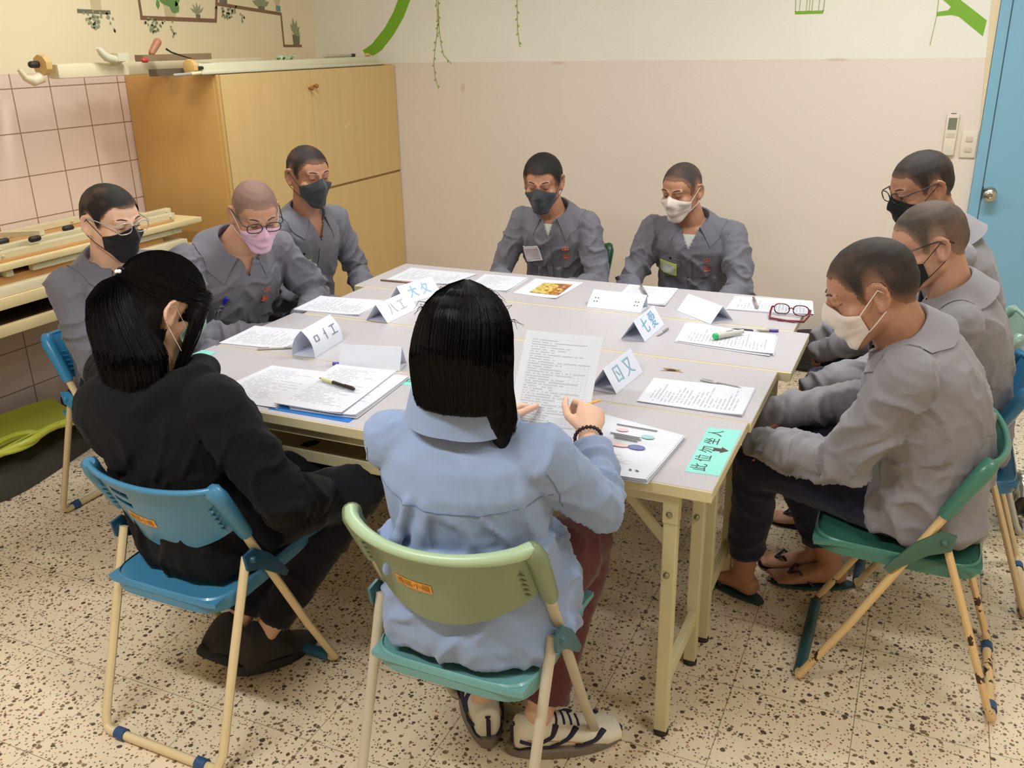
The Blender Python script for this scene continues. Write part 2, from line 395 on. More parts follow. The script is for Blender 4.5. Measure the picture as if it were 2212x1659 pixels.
def leaf(p, ang, L, w):
    c, s = math.cos(ang), math.sin(ang); out = []
    for t, h in ((0, 0), (0.3, 0.8), (0.6, 1), (1, 0), (0.6, -1), (0.3, -0.8)): out.append((p[0] + c * L * t - s * w / 2 * h, p[1] + s * L * t + c * w / 2 * h))
    return out
def stickers_left():
    br = simple('brown_sticker', srgb(132, 100, 74), 0.5); gg = simple('grey_green_sticker', srgb(150, 156, 122), 0.5); gr = simple('leaf_green_sticker', srgb(108, 150, 84), 0.5)
    pot = simple('pale_pot_sticker', srgb(206, 194, 150), 0.5); dk = simple('grey_pot_sticker', srgb(118, 114, 96), 0.5); te = simple('teal_pot_sticker', srgb(110, 150, 140), 0.5)
    flat_left('shelf_sticker', [seg2((1.861, 2.35), (1.861, 1.838), 0.016), seg2((1.861, 1.834), (2.393, 1.826), 0.02), seg2((2.397, 1.83), (2.44, 2.0), 0.016), seg2((2.425, 1.912), (2.97, 1.870), 0.018), seg2((2.974, 1.868), (2.974, 1.694), 0.014), seg2((2.974, 1.690), (3.143, 1.688), 0.014)], br, 'brown stepped shelf line sticker on the cream upper left wall')
    flat_left('shelf_sticker', [seg2((1.482, 1.858), (1.658, 1.855), 0.018)], dk, 'short grey shelf sticker at the far left of the cream wall')
    def cluster(y, z, w, n, seed, mat, label, up=False):
        rnd = random.Random(seed); P = []
        for k in range(n):
            t = rnd.random(); h = rnd.random(); a = rnd.uniform(0, 2 * PI)
            P.append(leaf((y + (t - 0.45) * w * (1 - h * 0.8), z - h * 0.06 + (0.015 if up else 0)), a, 0.018, 0.012))
        flat_left('hanging_plant_sticker', P, mat, label, group='hanging plant stickers')
    cluster(1.56, 1.85, 0.17, 46, 1, gg, 'grey-green leaf cluster sticker under the short grey shelf'); cluster(1.93, 1.832, 0.17, 46, 2, gg, 'grey-green leaf cluster sticker under the left end of the brown shelf line'); cluster(2.49, 1.9, 0.2, 46, 3, gg, 'grey-green leaf cluster sticker under the middle step of the brown shelf line')
    cluster(1.665, 1.83, 0.05, 8, 4, gg, 'small trailing sprig sticker right of the short grey shelf'); cluster(2.06, 1.81, 0.05, 8, 5, gg, 'small trailing sprig sticker under the lower brown shelf line'); cluster(2.62, 1.87, 0.05, 8, 6, gg, 'small trailing sprig sticker under the upper brown shelf line')
    def potsticker(y0, y1, z0, z1, tp, pm, leaves, lm, label):
        t = thing('potted_plant_sticker', label, 'wall sticker', (XL, (y0 + y1) / 2, z0), 'potted plant stickers')
        b = MB(); b.prism(wall_left_pts([(y0 + tp, z0), (y1 - tp, z0), (y1, z1), (y0, z1)], XL + 0.0006), (0.0012, 0, 0)); b.build('pot', pm, t, smooth=False)
        b = MB()
        for k, l in enumerate(leaves): b.prism(wall_left_pts(l, XL + 0.0009 + 0.0003 * (k % 3)), (0.0012, 0, 0))
        b.build('leaves', lm, t, smooth=False)
    potsticker(1.555, 1.62, 1.864, 1.93, 0.004, pot, [leaf((1.59, 1.93), a, 0.09, 0.03) for a in (0.9, 1.5, 2.1)], gg, 'pale pot plant sticker on the short grey shelf')
    potsticker(2.02, 2.10, 1.842, 1.90, 0.005, pot, [leaf((2.06, 1.89), a, L, 0.035) for a, L in ((0.4, 0.09), (1.1, 0.12), (1.7, 0.12), (2.5, 0.1), (-0.5, 0.06))] + [leaf((1.985, 1.925), 4.6, 0.05, 0.025), leaf((2.11, 1.92), 4.9, 0.06, 0.028)], gr, 'big green-leaved pot plant sticker on the lower brown shelf line')
    potsticker(2.245, 2.28, 1.836, 1.856, 0.004, dk, [leaf((2.262, 1.856), a, 0.06, 0.012) for a in (0.6, 1.1, 1.6, 2.1, 2.6)], gg, 'small spiky plant sticker at the right of the lower brown shelf line')
    potsticker(2.44, 2.51, 1.915, 1.955, 0.006, dk, [leaf((2.475, 1.95), a, 0.07, 0.03) for a in (0.6, 1.2, 1.9, 2.5)], gg, 'grey bushy pot sticker at the left of the upper brown shelf line')
    potsticker(2.765, 2.83, 1.888, 1.915, 0.006, dk, [leaf((2.797, 1.91), a, 0.08, 0.03) for a in (0.3, 0.9, 1.5, 2.1, 2.8)], gg, 'dark pot with wide leaves sticker on the upper brown shelf line')
    potsticker(2.93, 2.975, 1.884, 1.915, 0.003, te, [leaf((2.952, 1.915), a, 0.05, 0.02) for a in (1.0, 1.6, 2.2)], pot, 'small teal pot sticker near the step of the brown shelf line')
    potsticker(3.065, 3.135, 1.694, 1.755, 0.004, dk, [leaf((3.095, 1.75), a, L, 0.025) for a, L in ((0.8, 0.07), (1.3, 0.09), (1.7, 0.1), (2.1, 0.08), (0.3, 0.05))] + [leaf((3.125, 1.78), 4.9, 0.06, 0.018)], gg, 'tall grey pot plant sticker on the lowest step near the corner')
stickers_left()

# ---------------------------------------------------------------- wall stickers (back wall)
def flat_back(name, polys, mat, label, cat='wall sticker', group=None, parent=None):
    b = MB()
    for k, poly in enumerate(polys): b.prism([(x, YB - 0.0016 - 0.0003 * (k % 3), z) for x, z in poly], (0, 0.0014, 0))
    o = b.build(name, mat, parent, smooth=False)
    return tag(o, label, cat, group) if parent is None else o
def stickers_back():
    g = simple('bright_green_sticker', srgb(118, 172, 30), 0.45); lg = simple('olive_vine_sticker', srgb(150, 170, 84), 0.5)
    flat_back('branch_sticker', [[(-1.188, 1.655), (-1.12, 1.69), (-1.02, 1.78), (-0.95, 1.87), (-0.90, 1.96), (-0.88, 2.1), (-0.79, 2.1), (-0.82, 1.95), (-0.88, 1.84), (-0.96, 1.74), (-1.05, 1.655), (-1.11, 1.625), (-1.17, 1.63)]], g, 'bright green curved trunk sticker rising beside the cupboard top')
    def vine(pts, label, seed):
        rnd = random.Random(seed); P = []
        for i in range(len(pts) - 1):
            P.append(seg2(pts[i], pts[i + 1], 0.004))
            d = V((pts[i + 1][0] - pts[i][0], pts[i + 1][1] - pts[i][1])); n = max(1, int(d.length / 0.035))
            for k in range(n):
                t = (k + 0.5) / n; s = 1 if k % 2 else -1; a = math.atan2(d.y, d.x) + s * 0.7
                P.append(leaf((pts[i][0] + d.x * t, pts[i][1] + d.y * t), a, 0.02, 0.009))
        flat_back('vine_sticker', P, lg, label, group='hanging vine stickers')
    vine([(-0.660, 2.05), (-0.650, 1.93), (-0.644, 1.80), (-0.668, 1.68), (-0.685, 1.59), (-0.683, 1.51), (-0.662, 1.428)], 'thin olive vine sticker left strand hanging below the paint line', 1)
    vine([(-0.645, 2.05), (-0.638, 1.9), (-0.640, 1.78), (-0.630, 1.68), (-0.615, 1.62), (-0.566, 1.574)], 'thin olive vine sticker strand curling right at the paint line', 2)
    vine([(-0.127, 2.05), (-0.127, 1.765), (-0.114, 1.663)], 'single olive vine sticker hanging over the cream wall', 3)
    t = thing('cage_sticker', 'green birdcage bottom sticker on the cream back wall', 'wall sticker', (1.48, YB, 1.80))
    flat_back('cage_base', [[(1.417, 1.797), (1.552, 1.797), (1.556, 1.812), (1.416, 1.812)]], g, None, parent=t)
    flat_back('cage_bars', [seg2((1.417, 1.81), (1.412, 1.95), 0.004)] + [seg2((x, 1.81), (x + 0.001, 1.95), 0.0028) for x in (1.437, 1.470, 1.484, 1.498, 1.53)] + [seg2((1.553, 1.81), (1.558, 1.95), 0.004)], lg, None, parent=t)
    flat_back('branch_sticker', [[(2.079, 1.772), (2.142, 1.776), (2.175, 1.768), (2.292, 1.678), (2.298, 1.748), (2.17, 1.843), (2.12, 1.90), (2.03, 1.90), (2.135, 1.812), (2.125, 1.797), (2.079, 1.791)]], g, 'bright green forked branch sticker beside the door')
    flat_back('twig_sticker', [seg2((2.076, 1.9), (2.078, 1.77), 0.0035), seg2((2.078, 1.77), (2.066, 1.64), 0.003)], lg, 'thin olive twig sticker hanging left of the forked branch')
stickers_back()

def wall_devices():
    wh = simple('off_white_plastic', srgb(222, 212, 192), 0.4); gy = simple('grey_lcd', srgb(120, 128, 106), 0.3); bt = simple('button_plastic', srgb(205, 190, 172), 0.5)
    t = thing('remote_control', 'white slim air conditioner remote control hung on the wall by the door', 'remote control', (2.215, YB, 1.125))
    b = MB(); b.box((2.216, YB - 0.011, 1.225), (0.056, 0.018, 0.198)); b.build('remote_body', wh, t, bevel=0.006)
    b = MB(); b.box((2.216, YB - 0.021, 1.165), (0.050, 0.008, 0.078)); b.build('remote_cover', wh, t, bevel=0.003)
    b = MB(); b.box((2.217, YB - 0.0205, 1.277), (0.038, 0.002, 0.056)); b.build('remote_screen', gy, t, smooth=False)
    b = MB(); b.box((2.216, YB - 0.021, 1.222), (0.036, 0.002, 0.02)); b.build('remote_button', bt, t, smooth=False)
    b = MB(); b.box((2.217, YB - 0.012, 1.3245), (0.024, 0.012, 0.003)); b.build('remote_sender', simple('dark_plastic', srgb(50, 44, 40), 0.4), t, smooth=False)
    t = thing('light_switch', 'beige double rocker light switch plate beside the door trim', 'light switch', (2.303, YB, 1.115))
    b = MB(); b.box((2.303, YB - 0.006, 1.178), (0.072, 0.012, 0.125)); b.build('switch_plate', wh, t, bevel=0.004)
    for z in (1.205, 1.155):
        b = MB(); b.box((2.303, YB - 0.0135, z), (0.03, 0.006, 0.024)); b.build('switch_rocker', bt, t, bevel=0.0015)
wall_devices()

# ---------------------------------------------------------------- cupboard
def cupboard():
    X0, X1, Y0, Y1, H = XL + 0.004, -0.962, 1.69, YB - 0.004, 1.572
    wd = lambda n, c: K(n, lambda: mat_wood(n, c))
    def mat_wood(n, c):
        t = NT(n); o = t.pos(); g = t.noise(3, 5, t.scalev(o, (6, 6, 0.6))); t.col(t.mix(g, tuple(x * 0.92 for x in c[:3]) + (1,), tuple(min(1, x * 1.05) for x in c[:3]) + (1,)))
        t.rough(0.45); return t.m
    side = wd('ochre_laminate', srgb(214, 168, 98)); front = wd('pale_ochre_laminate', srgb(216, 184, 124)); dk = simple('cupboard_gap', srgb(120, 90, 48), 0.7)
    t = thing('cupboard', 'tall ochre laminate cupboard with doors in the back left corner', 'cupboard', ((X0 + X1) / 2, (Y0 + Y1) / 2, 0))
    b = MB(); b.box(((X0 + X1 - 0.02) / 2, (Y0 + Y1) / 2, H / 2), (X1 - X0 - 0.02, Y1 - Y0, H)); b.build('cupboard_body', side, t, smooth=False, bevel=0.001)
    b = MB(); b.box((X1 - 0.012, Y0 + 0.012, H / 2), (0.02, 0.018, H - 0.004)); b.build('edge_strip', wd('edge_laminate', srgb(205, 168, 100)), t, smooth=False)
    ym = 2.42
    knob = simple('wooden_knob', srgb(160, 92, 48), 0.4)
    for y0, y1, z0, z1, ky in ((Y0 + 0.026, ym - 0.0015, 0.03, H - 0.003, 1), (ym + 0.0015, Y1 - 0.003, 0.935, H - 0.003, -1), (ym + 0.0015, Y1 - 0.003, 0.03, 0.922, 0)):
        b = MB(); b.box((X1 - 0.008, (y0 + y1) / 2, (z0 + z1) / 2), (0.018, y1 - y0, z1 - z0)); d = b.build('cupboard_door', front, t, smooth=False, bevel=0.001)
        if ky:
            y = ym - ky * 0.022; z = 1.475 if ky > 0 else 1.485
            b = MB(); b.ell((X1 + 0.022, y, z), (0.011, 0.012, 0.012)); b.cap((X1, y, z), 0.005, (X1 + 0.02, y, z), 0.006); b.build('door_knob', knob, d)
    b = MB(); b.prism([(X1 + 0.0012, 2.70, 1.235), (X1 + 0.0012, 2.76, 1.262), (X1 + 0.0012, 2.757, 1.270), (X1 + 0.0012, 2.697, 1.243)], (0.0006, 0, 0)); b.build('tape_mark', simple('old_tape', srgb(222, 200, 150), 0.5), t, smooth=False)
    return H
CH = cupboard()

def cupboard_top():
    cr = simple('cream_screen_case', srgb(226, 214, 178), 0.4); pale = simple('pale_screen_case', srgb(214, 210, 180), 0.38); wd = simple('pale_wood_cap', srgb(214, 178, 112), 0.5); dk = simple('dark_grey_metal', srgb(96, 84, 66), 0.5); bl = simple('black_plastic', srgb(40, 36, 34), 0.5)
    z = CH
    def disc(b, x, y0, y1, zc, r, n=9): b.rings([[V((x + r * math.cos(2 * PI * k / n + 0.3), y, zc + r * math.sin(2 * PI * k / n + 0.3))) for k in range(n)] for y in (y0, y1)])
    # long rolled screen, left, overhanging the cupboard end
    t = thing('projection_screen', 'long cream rolled projection screen case overhanging the left end of the cupboard', 'projection screen', (-1.26, 1.7, z))
    b = MB(); b.box((-1.27, 1.72, z + 0.035), (0.07, 1.34, 0.06)); b.build('screen_case', cr, t, bevel=0.012)
    b = MB(); disc(b, -1.26, 0.985, 1.015, z + 0.062, 0.042); b.build('end_cap', wd, t, bevel=0.003)
    b = MB(); b.cap((-1.27, 0.955, z + 0.065), 0.014, (-1.27, 0.985, z + 0.065), 0.014); b.build('end_knob', bl, t)
    b = MB(); b.tube([(-1.27, 0.99, z + 0.015), (-1.27, 0.95, z + 0.002), (-1.27, 0.915, z + 0.015), (-1.27, 0.89, z + 0.05)], [0.024, 0.022, 0.014, 0.008], 12); b.build('hook', cr, t)
    # second case on the cupboard's front edge
    t = thing('projection_screen', 'long pale rolled projection screen case lying along the cupboard front edge', 'projection screen', (-1.03, 2.4, z))
    b = MB(); b.box((-1.03, 2.40, z + 0.030), (0.075, 1.56, 0.042)); b.build('screen_case', pale, t, bevel=0.012)
    b = MB(); b.box((-0.996, 2.40, z + 0.009), (0.05, 1.58, 0.016)); b.build('screen_rail', pale, t, bevel=0.004)
    b = MB(); b.box((-0.99, 2.4, z + 0.0005), (0.05, 1.58, 0.002)); b.build('rail_base', dk, t)
    b = MB(); disc(b, -1.0, 1.56, 1.585, z + 0.035, 0.036); b.build('end_cap', wd, t, bevel=0.003)
    b = MB(); b.cap((-0.985, 1.59, z + 0.03), 0.009, (-0.985, 1.63, z + 0.03), 0.008); b.build('end_knob', bl, t)
    b = MB(); b.box((-1.02, 1.68, z + 0.0525), (0.04, 0.07, 0.002)); b.build('case_sticker', simple('grey_sticker', srgb(188, 186, 166), 0.5), t, smooth=False)
    # odds and ends
    b = MB(); b.tube([(-1.20, 1.245, z + 0.125), (-1.20, 1.26, z + 0.105), (-1.20, 1.285, z + 0.085), (-1.20, 1.33, z + 0.075), (-1.20, 1.40, z + 0.08)], [0.010, 0.016, 0.018, 0.018, 0.012], 12); b.box((-1.20, 1.36, z + 0.085), (0.04, 0.06, 0.035)); tag(b.build('hook_handle', pale), 'pale curved hook handle sticking up from the cream screen case', 'handle')
    b = MB(); b.bar((-1.15, 1.42, z + 0.078), (-1.15, 1.86, z + 0.078), 0.05, 0.028); tag(b.build('wooden_batten', simple('dull_brown_wood', srgb(138, 116, 84), 0.6), smooth=False), 'dull brown wooden batten lying on the cream screen case', 'batten')
    b = MB(); b.bar((-1.08, 1.42, z + 0.016), (-1.08, 1.60, z + 0.016), 0.05, 0.03); tag(b.build('grey_channel', dk, smooth=False), 'dark grey metal channel behind the round wooden cap', 'metal channel')
    b = MB(); b.cap((-1.15, 1.50, z + 0.10), 0.014, (-1.15, 1.545, z + 0.145), 0.018); tag(b.build('wooden_peg', simple('reddish_handle', srgb(170, 112, 80), 0.5)), 'reddish brown stubby handle leaning up on the batten', 'handle')
    b = MB(); b.cap((-1.10, 1.395, z + 0.07), 0.011, (-1.10, 1.41, z + 0.07), 0.011); tag(b.build('red_cap', simple('red_plastic', srgb(190, 60, 56), 0.4)), 'small red plastic cap on the cream screen case', 'cap')
    b = MB(); b.tube([(-1.06, 1.50, z + 0.115), (-1.06, 1.53, z + 0.10), (-1.05, 1.64, z + 0.07)], [0.005, 0.004, 0.003], 8); tag(b.build('black_rod', bl), 'thin black rod poking up above the screens', 'rod')
    b = MB(); b.cap((-0.955, 1.42, z + 0.006), 0.007, (-0.955, 1.52, z + 0.008), 0.007); b.cur = 1; b.cap((-0.955, 1.525, z + 0.008), 0.008, (-0.955, 1.58, z + 0.01), 0.008); o = b.build('marker_rod', [simple('grey_rod', srgb(160, 160, 150), 0.4), simple('yellow_rod_end', srgb(222, 212, 168), 0.4)]); tag(o, 'grey and cream marker rod at the cupboard top corner', 'rod')
    b = MB(); rnd = random.Random(5)
    b.grid(lambda u, v: V((-1.035 + 0.05 * u - 0.02, 2.26 + 0.12 * v, z + 0.062 + 0.022 * noise.noise(V((u * 3.1, v * 3.7, 2))))), 10, 12, 0.001); tag(b.build('crumpled_paper', simple('green_tinted_paper', srgb(160, 196, 156), 0.6)), 'crumpled pale green paper on the front screen case', 'paper')
    b = MB(); b.cap((-1.03, 2.66, z + 0.060), 0.008, (-1.03, 2.93, z + 0.060), 0.008); b.cur = 1; b.cap((-1.03, 2.93, z + 0.060), 0.0095, (-1.03, 2.96, z + 0.060), 0.0095); tag(b.build('grey_rod', [simple('pale_grey_rod', srgb(182, 172, 146), 0.4), bl]), 'pale grey rod with a black tip on the front screen case', 'rod')
    b = MB(); b.cap((-1.03, 3.09, z + 0.06), 0.009, (-1.03, 3.12, z + 0.06), 0.009); tag(b.build('wooden_plug', wd), 'small wooden plug near the green trunk sticker', 'plug')
cupboard_top()

# ---------------------------------------------------------------- stacked desks along the left wall
def stacked_desks():
    X0, X1 = XL + 0.006, -0.95; Y0, Y1 = -1.2, 1.44
    cream = simple('yellowed_laminate_edge', srgb(226, 205, 152), 0.45); top = simple('cream_desktop', srgb(232, 218, 180), 0.4); wood = simple('raw_chipboard', srgb(196, 146, 86), 0.6); fr = simple('cream_metal_frame', srgb(212, 202, 162), 0.4); dk = simple('recess_shade', srgb(60, 44, 28), 0.8); bl = simple('black_foot', srgb(30, 28, 26), 0.5)
    W = X1 - X0; xc = (X0 + X1) / 2
    t = thing('side_table', 'long cream side table standing along the tiled left wall', 'table', (xc, (Y0 + Y1) / 2, 0))
    b = MB(); b.box((xc, (Y0 + Y1) / 2, 0.803), (W, Y1 - Y0, 0.045)); b.build('table_top', [cream], t, bevel=0.008)
    b = MB(); b.box((xc - 0.06, (Y0 + Y1) / 2, 0.69), (W - 0.12, Y1 - Y0 - 0.1, 0.02)); b.build('under_shelf', dk, t, smooth=False)  # shelf board coloured dark, with the shade of the gap painted in
    b = MB(); b.box((X1 - 0.02, (Y0 + Y1) / 2, 0.70), (0.03, Y1 - Y0 - 0.04, 0.04)); b.build('front_rail', cream, t, bevel=0.003)
    for y in (Y0 + 0.1, 0.1, Y1 - 0.1):
        for x in (X0 + 0.06, X1 - 0.06):
            b = MB(); b.box((x, y, 0.39), (0.035, 0.035, 0.78)); b.build('leg', fr, t, smooth=False, bevel=0.003)
    def folded(z, h, y0, y1, xo, label, slab):
        t = thing('folded_table', label, 'folding table', (xc, (y0 + y1) / 2, z), 'folding tables stacked on the side table')
        b = MB(); b.box((xc + xo, (y0 + y1) / 2, z + h / 2), (W - 0.02 + xo, y1 - y0, h)); b.build('table_top', slab, t, bevel=0.004)
        return t
    t1 = folded(0.826, 0.035, Y0 + 0.1, 1.36, 0, 'white folded table lying lowest on the side table', top)
    b = MB(); b.box((xc - 0.02, (Y0 + 1.30) / 2 + 0.05, 0.876), (W - 0.06, 2.3, 0.03)); b.build('folded_frame', wood, t1, smooth=False)
    for y in (0.45, 1.32):
        b = MB(); b.bar((X0 + 0.05, y, 0.905), (X1 - 0.03, y, 0.905), 0.03, 0.026); b.build('leg', fr, t1, smooth=False)
    b = MB(); b.bar((X1 - 0.04, 0.55, 0.905), (X1 - 0.04, 1.35, 0.905), 0.026, 0.026)
    for y in (0.9, 1.0, 1.3): b.box((X1 - 0.025, y, 0.905), (0.006, 0.012, 0.012))
    b.build('leg', fr, t1, smooth=False)
    t2 = folded(0.92, 0.024, Y0 + 0.15, 1.47, 0, 'cream folded table lying upside down on top of the stack', cream)
    b = MB(); b.box((xc, (Y0 + 1.45) / 2, 0.948), (W - 0.08, 2.4, 0.006)); b.build('underside_board', wood, t2, smooth=False)
    for k, (x, z, y0, y1) in enumerate(((X1 - 0.08, 0.964, -0.9, 1.36), (X1 - 0.13, 0.978, -0.8, 1.39), (X0 + 0.16, 0.966, -0.9, 1.30))):
        b = MB(); b.bar((x, y0, z), (x, y1, z), 0.03, 0.028)
        for y in (y1 - 0.03, y1 - 0.22, y1 - 0.9): b.cap((x + 0.014, y, z), 0.006, (x + 0.018, y, z), 0.006)
        b.build('leg', fr, t2, smooth=False, bevel=0.003)
    b = MB(); b.bar((X0 + 0.16, 0.62, 0.985), (X1 - 0.13, 0.70, 1.005), 0.03, 0.02); b.build('leg_brace', fr, t2, smooth=False)
    b = MB(); b.bar((X0 + 0.2, 0.40, 0.985), (X1 - 0.10, 0.44, 1.0), 0.03, 0.02); b.build('leg_brace', fr, t2, smooth=False)
    for x, y in ((X1 - 0.15, 0.52), (X1 - 0.13, 0.81), (X1 - 0.07, 0.60)):
        b = MB(); b.cap((x, y, 1.0), 0.012, (x, y + 0.03, 1.0), 0.012); b.build('rubber_foot', bl, t2)
    b = MB(); b.ell((X0 + 0.3, 1.22, 1.0), (0.03, 0.022, 0.022)); b.ell((X0 + 0.31, 1.25, 1.01), (0.02, 0.02, 0.018)); tag(b.build('dried_seed_pod', simple('dry_brown', srgb(120, 74, 44), 0.8)), 'small dry brown pod lying on the stacked folding tables', 'seed pod')
stacked_desks()

def left_floor_things():
    dk = simple('dark_grey_fabric', srgb(66, 62, 52), 0.9, bump=0.3); 
    b = MB(); b.loft([(V((-1.28, 0.62, z)), V((0.16 - e, 0.03, 0)), V((-0.1, 0.42 - e, 0))) for z, e in ((0.002, 0), (0.06, 0.005), (0.10, 0.03), (0.115, 0.08))], 32, 4)
    tag(b.build('floor_cushion', dk), 'flat dark grey cushion on the floor by the left wall', 'cushion')
    b = MB(); b.ell((-1.33, 1.0, 0.165), (0.13, 0.16, 0.045)); tag(b.build('purple_bag', simple('purple_fabric', srgb(58, 34, 84), 0.8)), 'dark purple cloth bag behind the lime plastic tray', 'bag')
    lm = simple('lime_plastic', srgb(196, 200, 74), 0.35)
    t = thing('plastic_tray', 'lime green plastic tray with handle holes on the dark grey cushion', 'tray', (-1.24, 0.55, 0.12))
    b = MB(); b.grid(lambda u, v: V((-1.38 + 0.3 * u, 0.22 + 0.6 * v, 0.150 + 0.05 * (2 * u - 1) ** 2 + 0.02 * math.sin(v * 3))), 14, 20, 0.006); b.build('tray_floor', lm, t)
    b = MB()
    pts = [(-1.07 - 0.02 * math.sin(k), 0.18 + 0.62 * k / 12, 0.205 - 0.001 * (k - 6) ** 2) for k in range(13)]
    b.tube(pts, 0.016, 10); b.build('tray_rim', lm, t)
    b = MB(); b.tube([(-1.10 + 0.05 * math.cos(a), 0.40 + 0.10 * math.sin(a), 0.20 - 0.2 * 0.05 * math.cos(a)) for a in [2 * PI * k / 24 for k in range(24)]], 0.012, 8, closed=True); b.build('handle', lm, t)
left_floor_things()

# ---------------------------------------------------------------- the four conference tables
TABX = [0.0, 0.008, 0.047, -0.007]; TD = 0.4292; TH = 0.741; TW = 1.8
def conference_table(i, label):
    x0, y0 = TABX[i], TD * i; g = 0.0015
    top = K('tabletop', lambda: mat_tabletop()); edge = K('tabedge', lambda: simple('beige_table_edge', srgb(214, 200, 156), 0.5, var=0.08)); steel = K('tableg', lambda: simple('beige_painted_steel', srgb(206, 196, 152), 0.45, var=0.06)); dk = K('rubber', lambda: simple('dark_rubber', srgb(52, 34, 30), 0.7))
    t = thing('conference_table', label, 'table', (x0 + TW / 2, y0 + TD / 2, 0), 'white folding conference tables pushed together')
    b = MB(); b.box((x0 + TW / 2, y0 + TD / 2, TH - 0.0149), (TW - 2 * g, TD - 2 * g, 0.0282)); to = b.build('table_top', edge, t, smooth=False, bevel=0.0025)
    b = MB(); fi = 0.009 if i >= 2 else 0.003; b.box((x0 + TW / 2, y0 + TD / 2 + fi / 2, TH - 0.0005), (TW - 0.006, TD - 0.006 - fi, 0.0012)); b.build('laminate_surface', top, to, smooth=False)
    for y in (y0 + 0.035, y0 + TD - 0.035):
        b = MB(); b.box((x0 + TW / 2, y, TH - 0.045), (TW - 0.16, 0.022, 0.032)); b.build('apron_rail', steel, t, smooth=False, bevel=0.002)
    for sx in (0.10, TW - 0.10):
        for sy in (0.045, TD - 0.075):
            x, y = x0 + sx, y0 + sy
            b = MB(); b.box((x, y, (TH - 0.06 + 0.012) / 2 + 0.002), (0.034, 0.03, TH - 0.075)); b.box((x, y - 0.002, TH - 0.085), (0.038, 0.034, 0.06)); lg = b.build('leg', steel, t, smooth=False, bevel=0.003)
            b = MB(); b.cap((x, y, 0.005), 0.004, (x, y, 0.006), 0.004)
            b = MB(); b.rings([[V((x + r * math.cos(a * PI / 8), y + r * math.sin(a * PI / 8), z)) for a in range(16)] for z, r in ((0.0008, 0.019), (0.01, 0.020), (0.014, 0.014))]); b.build('rubber_foot', dk, lg)
            for z in (TH - 0.09, 0.485):
                b = MB(); b.cap((x - 0.002, y - 0.016, z), 0.008, (x - 0.002, y - 0.0185, z), 0.008); b.build('bolt', MC['bolt'], lg)
        x = x0 + sx; dirn = 1 if sx < 1 else -1
        b = MB(); b.box((x, y0 + TD / 2 - 0.015, 0.16), (0.02, TD - 0.12, 0.045)); b.build('cross_bar', steel, t, smooth=False, bevel=0.002)
        for yb in (y0 + 0.075, y0 + TD - 0.09):
            b = MB(); b.bar((x, yb, 0.53), (x + dirn * 0.16, yb, TH - 0.035), 0.012, 0.022); b.build('leg_brace', steel, t, smooth=False)
    b = MB(); b.box((x0 + TW / 2 - 0.02, y0 + TD / 2 + 0.02, 0.585), (TW - 0.52, TD - 0.16, 0.016)); b.box((x0 + TW / 2 - 0.02, y0 + 0.085, 0.59), (TW - 0.52, 0.02, 0.035)); b.build('under_shelf', K('shelfboard', lambda: simple('beige_shelf_board', srgb(196, 184, 142), 0.5)), t, smooth=False, bevel=0.002)
    b = MB()
    for x in (x0 + 0.24, x0 + TW - 0.28):
        b.bar((x, y0 + 0.1, 0.59), (x, y0 + 0.1, TH - 0.03), 0.012, 0.012); b.bar((x, y0 + TD - 0.1, 0.59), (x, y0 + TD - 0.1, TH - 0.03), 0.012, 0.012)
    b.build('shelf_hanger', steel, t, smooth=False)
def mat_tabletop():
    t = NT('speckled_white_laminate'); p = t.pos(); n = t.noise(700, 2, p, 0.7); a = t.mix(t.ramp(n, 0.52, 0.7), srgb(192, 188, 194), srgb(166, 161, 166)); c = t.mix(t.math('MULTIPLY', t.noise(2.2, 4, p), 0.25), a, srgb(188, 180, 170))
    t.col(c); t.rough(0.38); return t.m
MC['bolt'] = simple('dull_bolt', srgb(150, 140, 110), 0.4, 0.6)
for i, l in enumerate(['white conference table nearest the two women, with the turquoise notice at its corner', 'white conference table second from the women, with a small chip hole in its top', 'white conference table third from the women, with the green-capped marker on it', 'white conference table farthest from the women, with the red glasses on it']): conference_table(i, l)

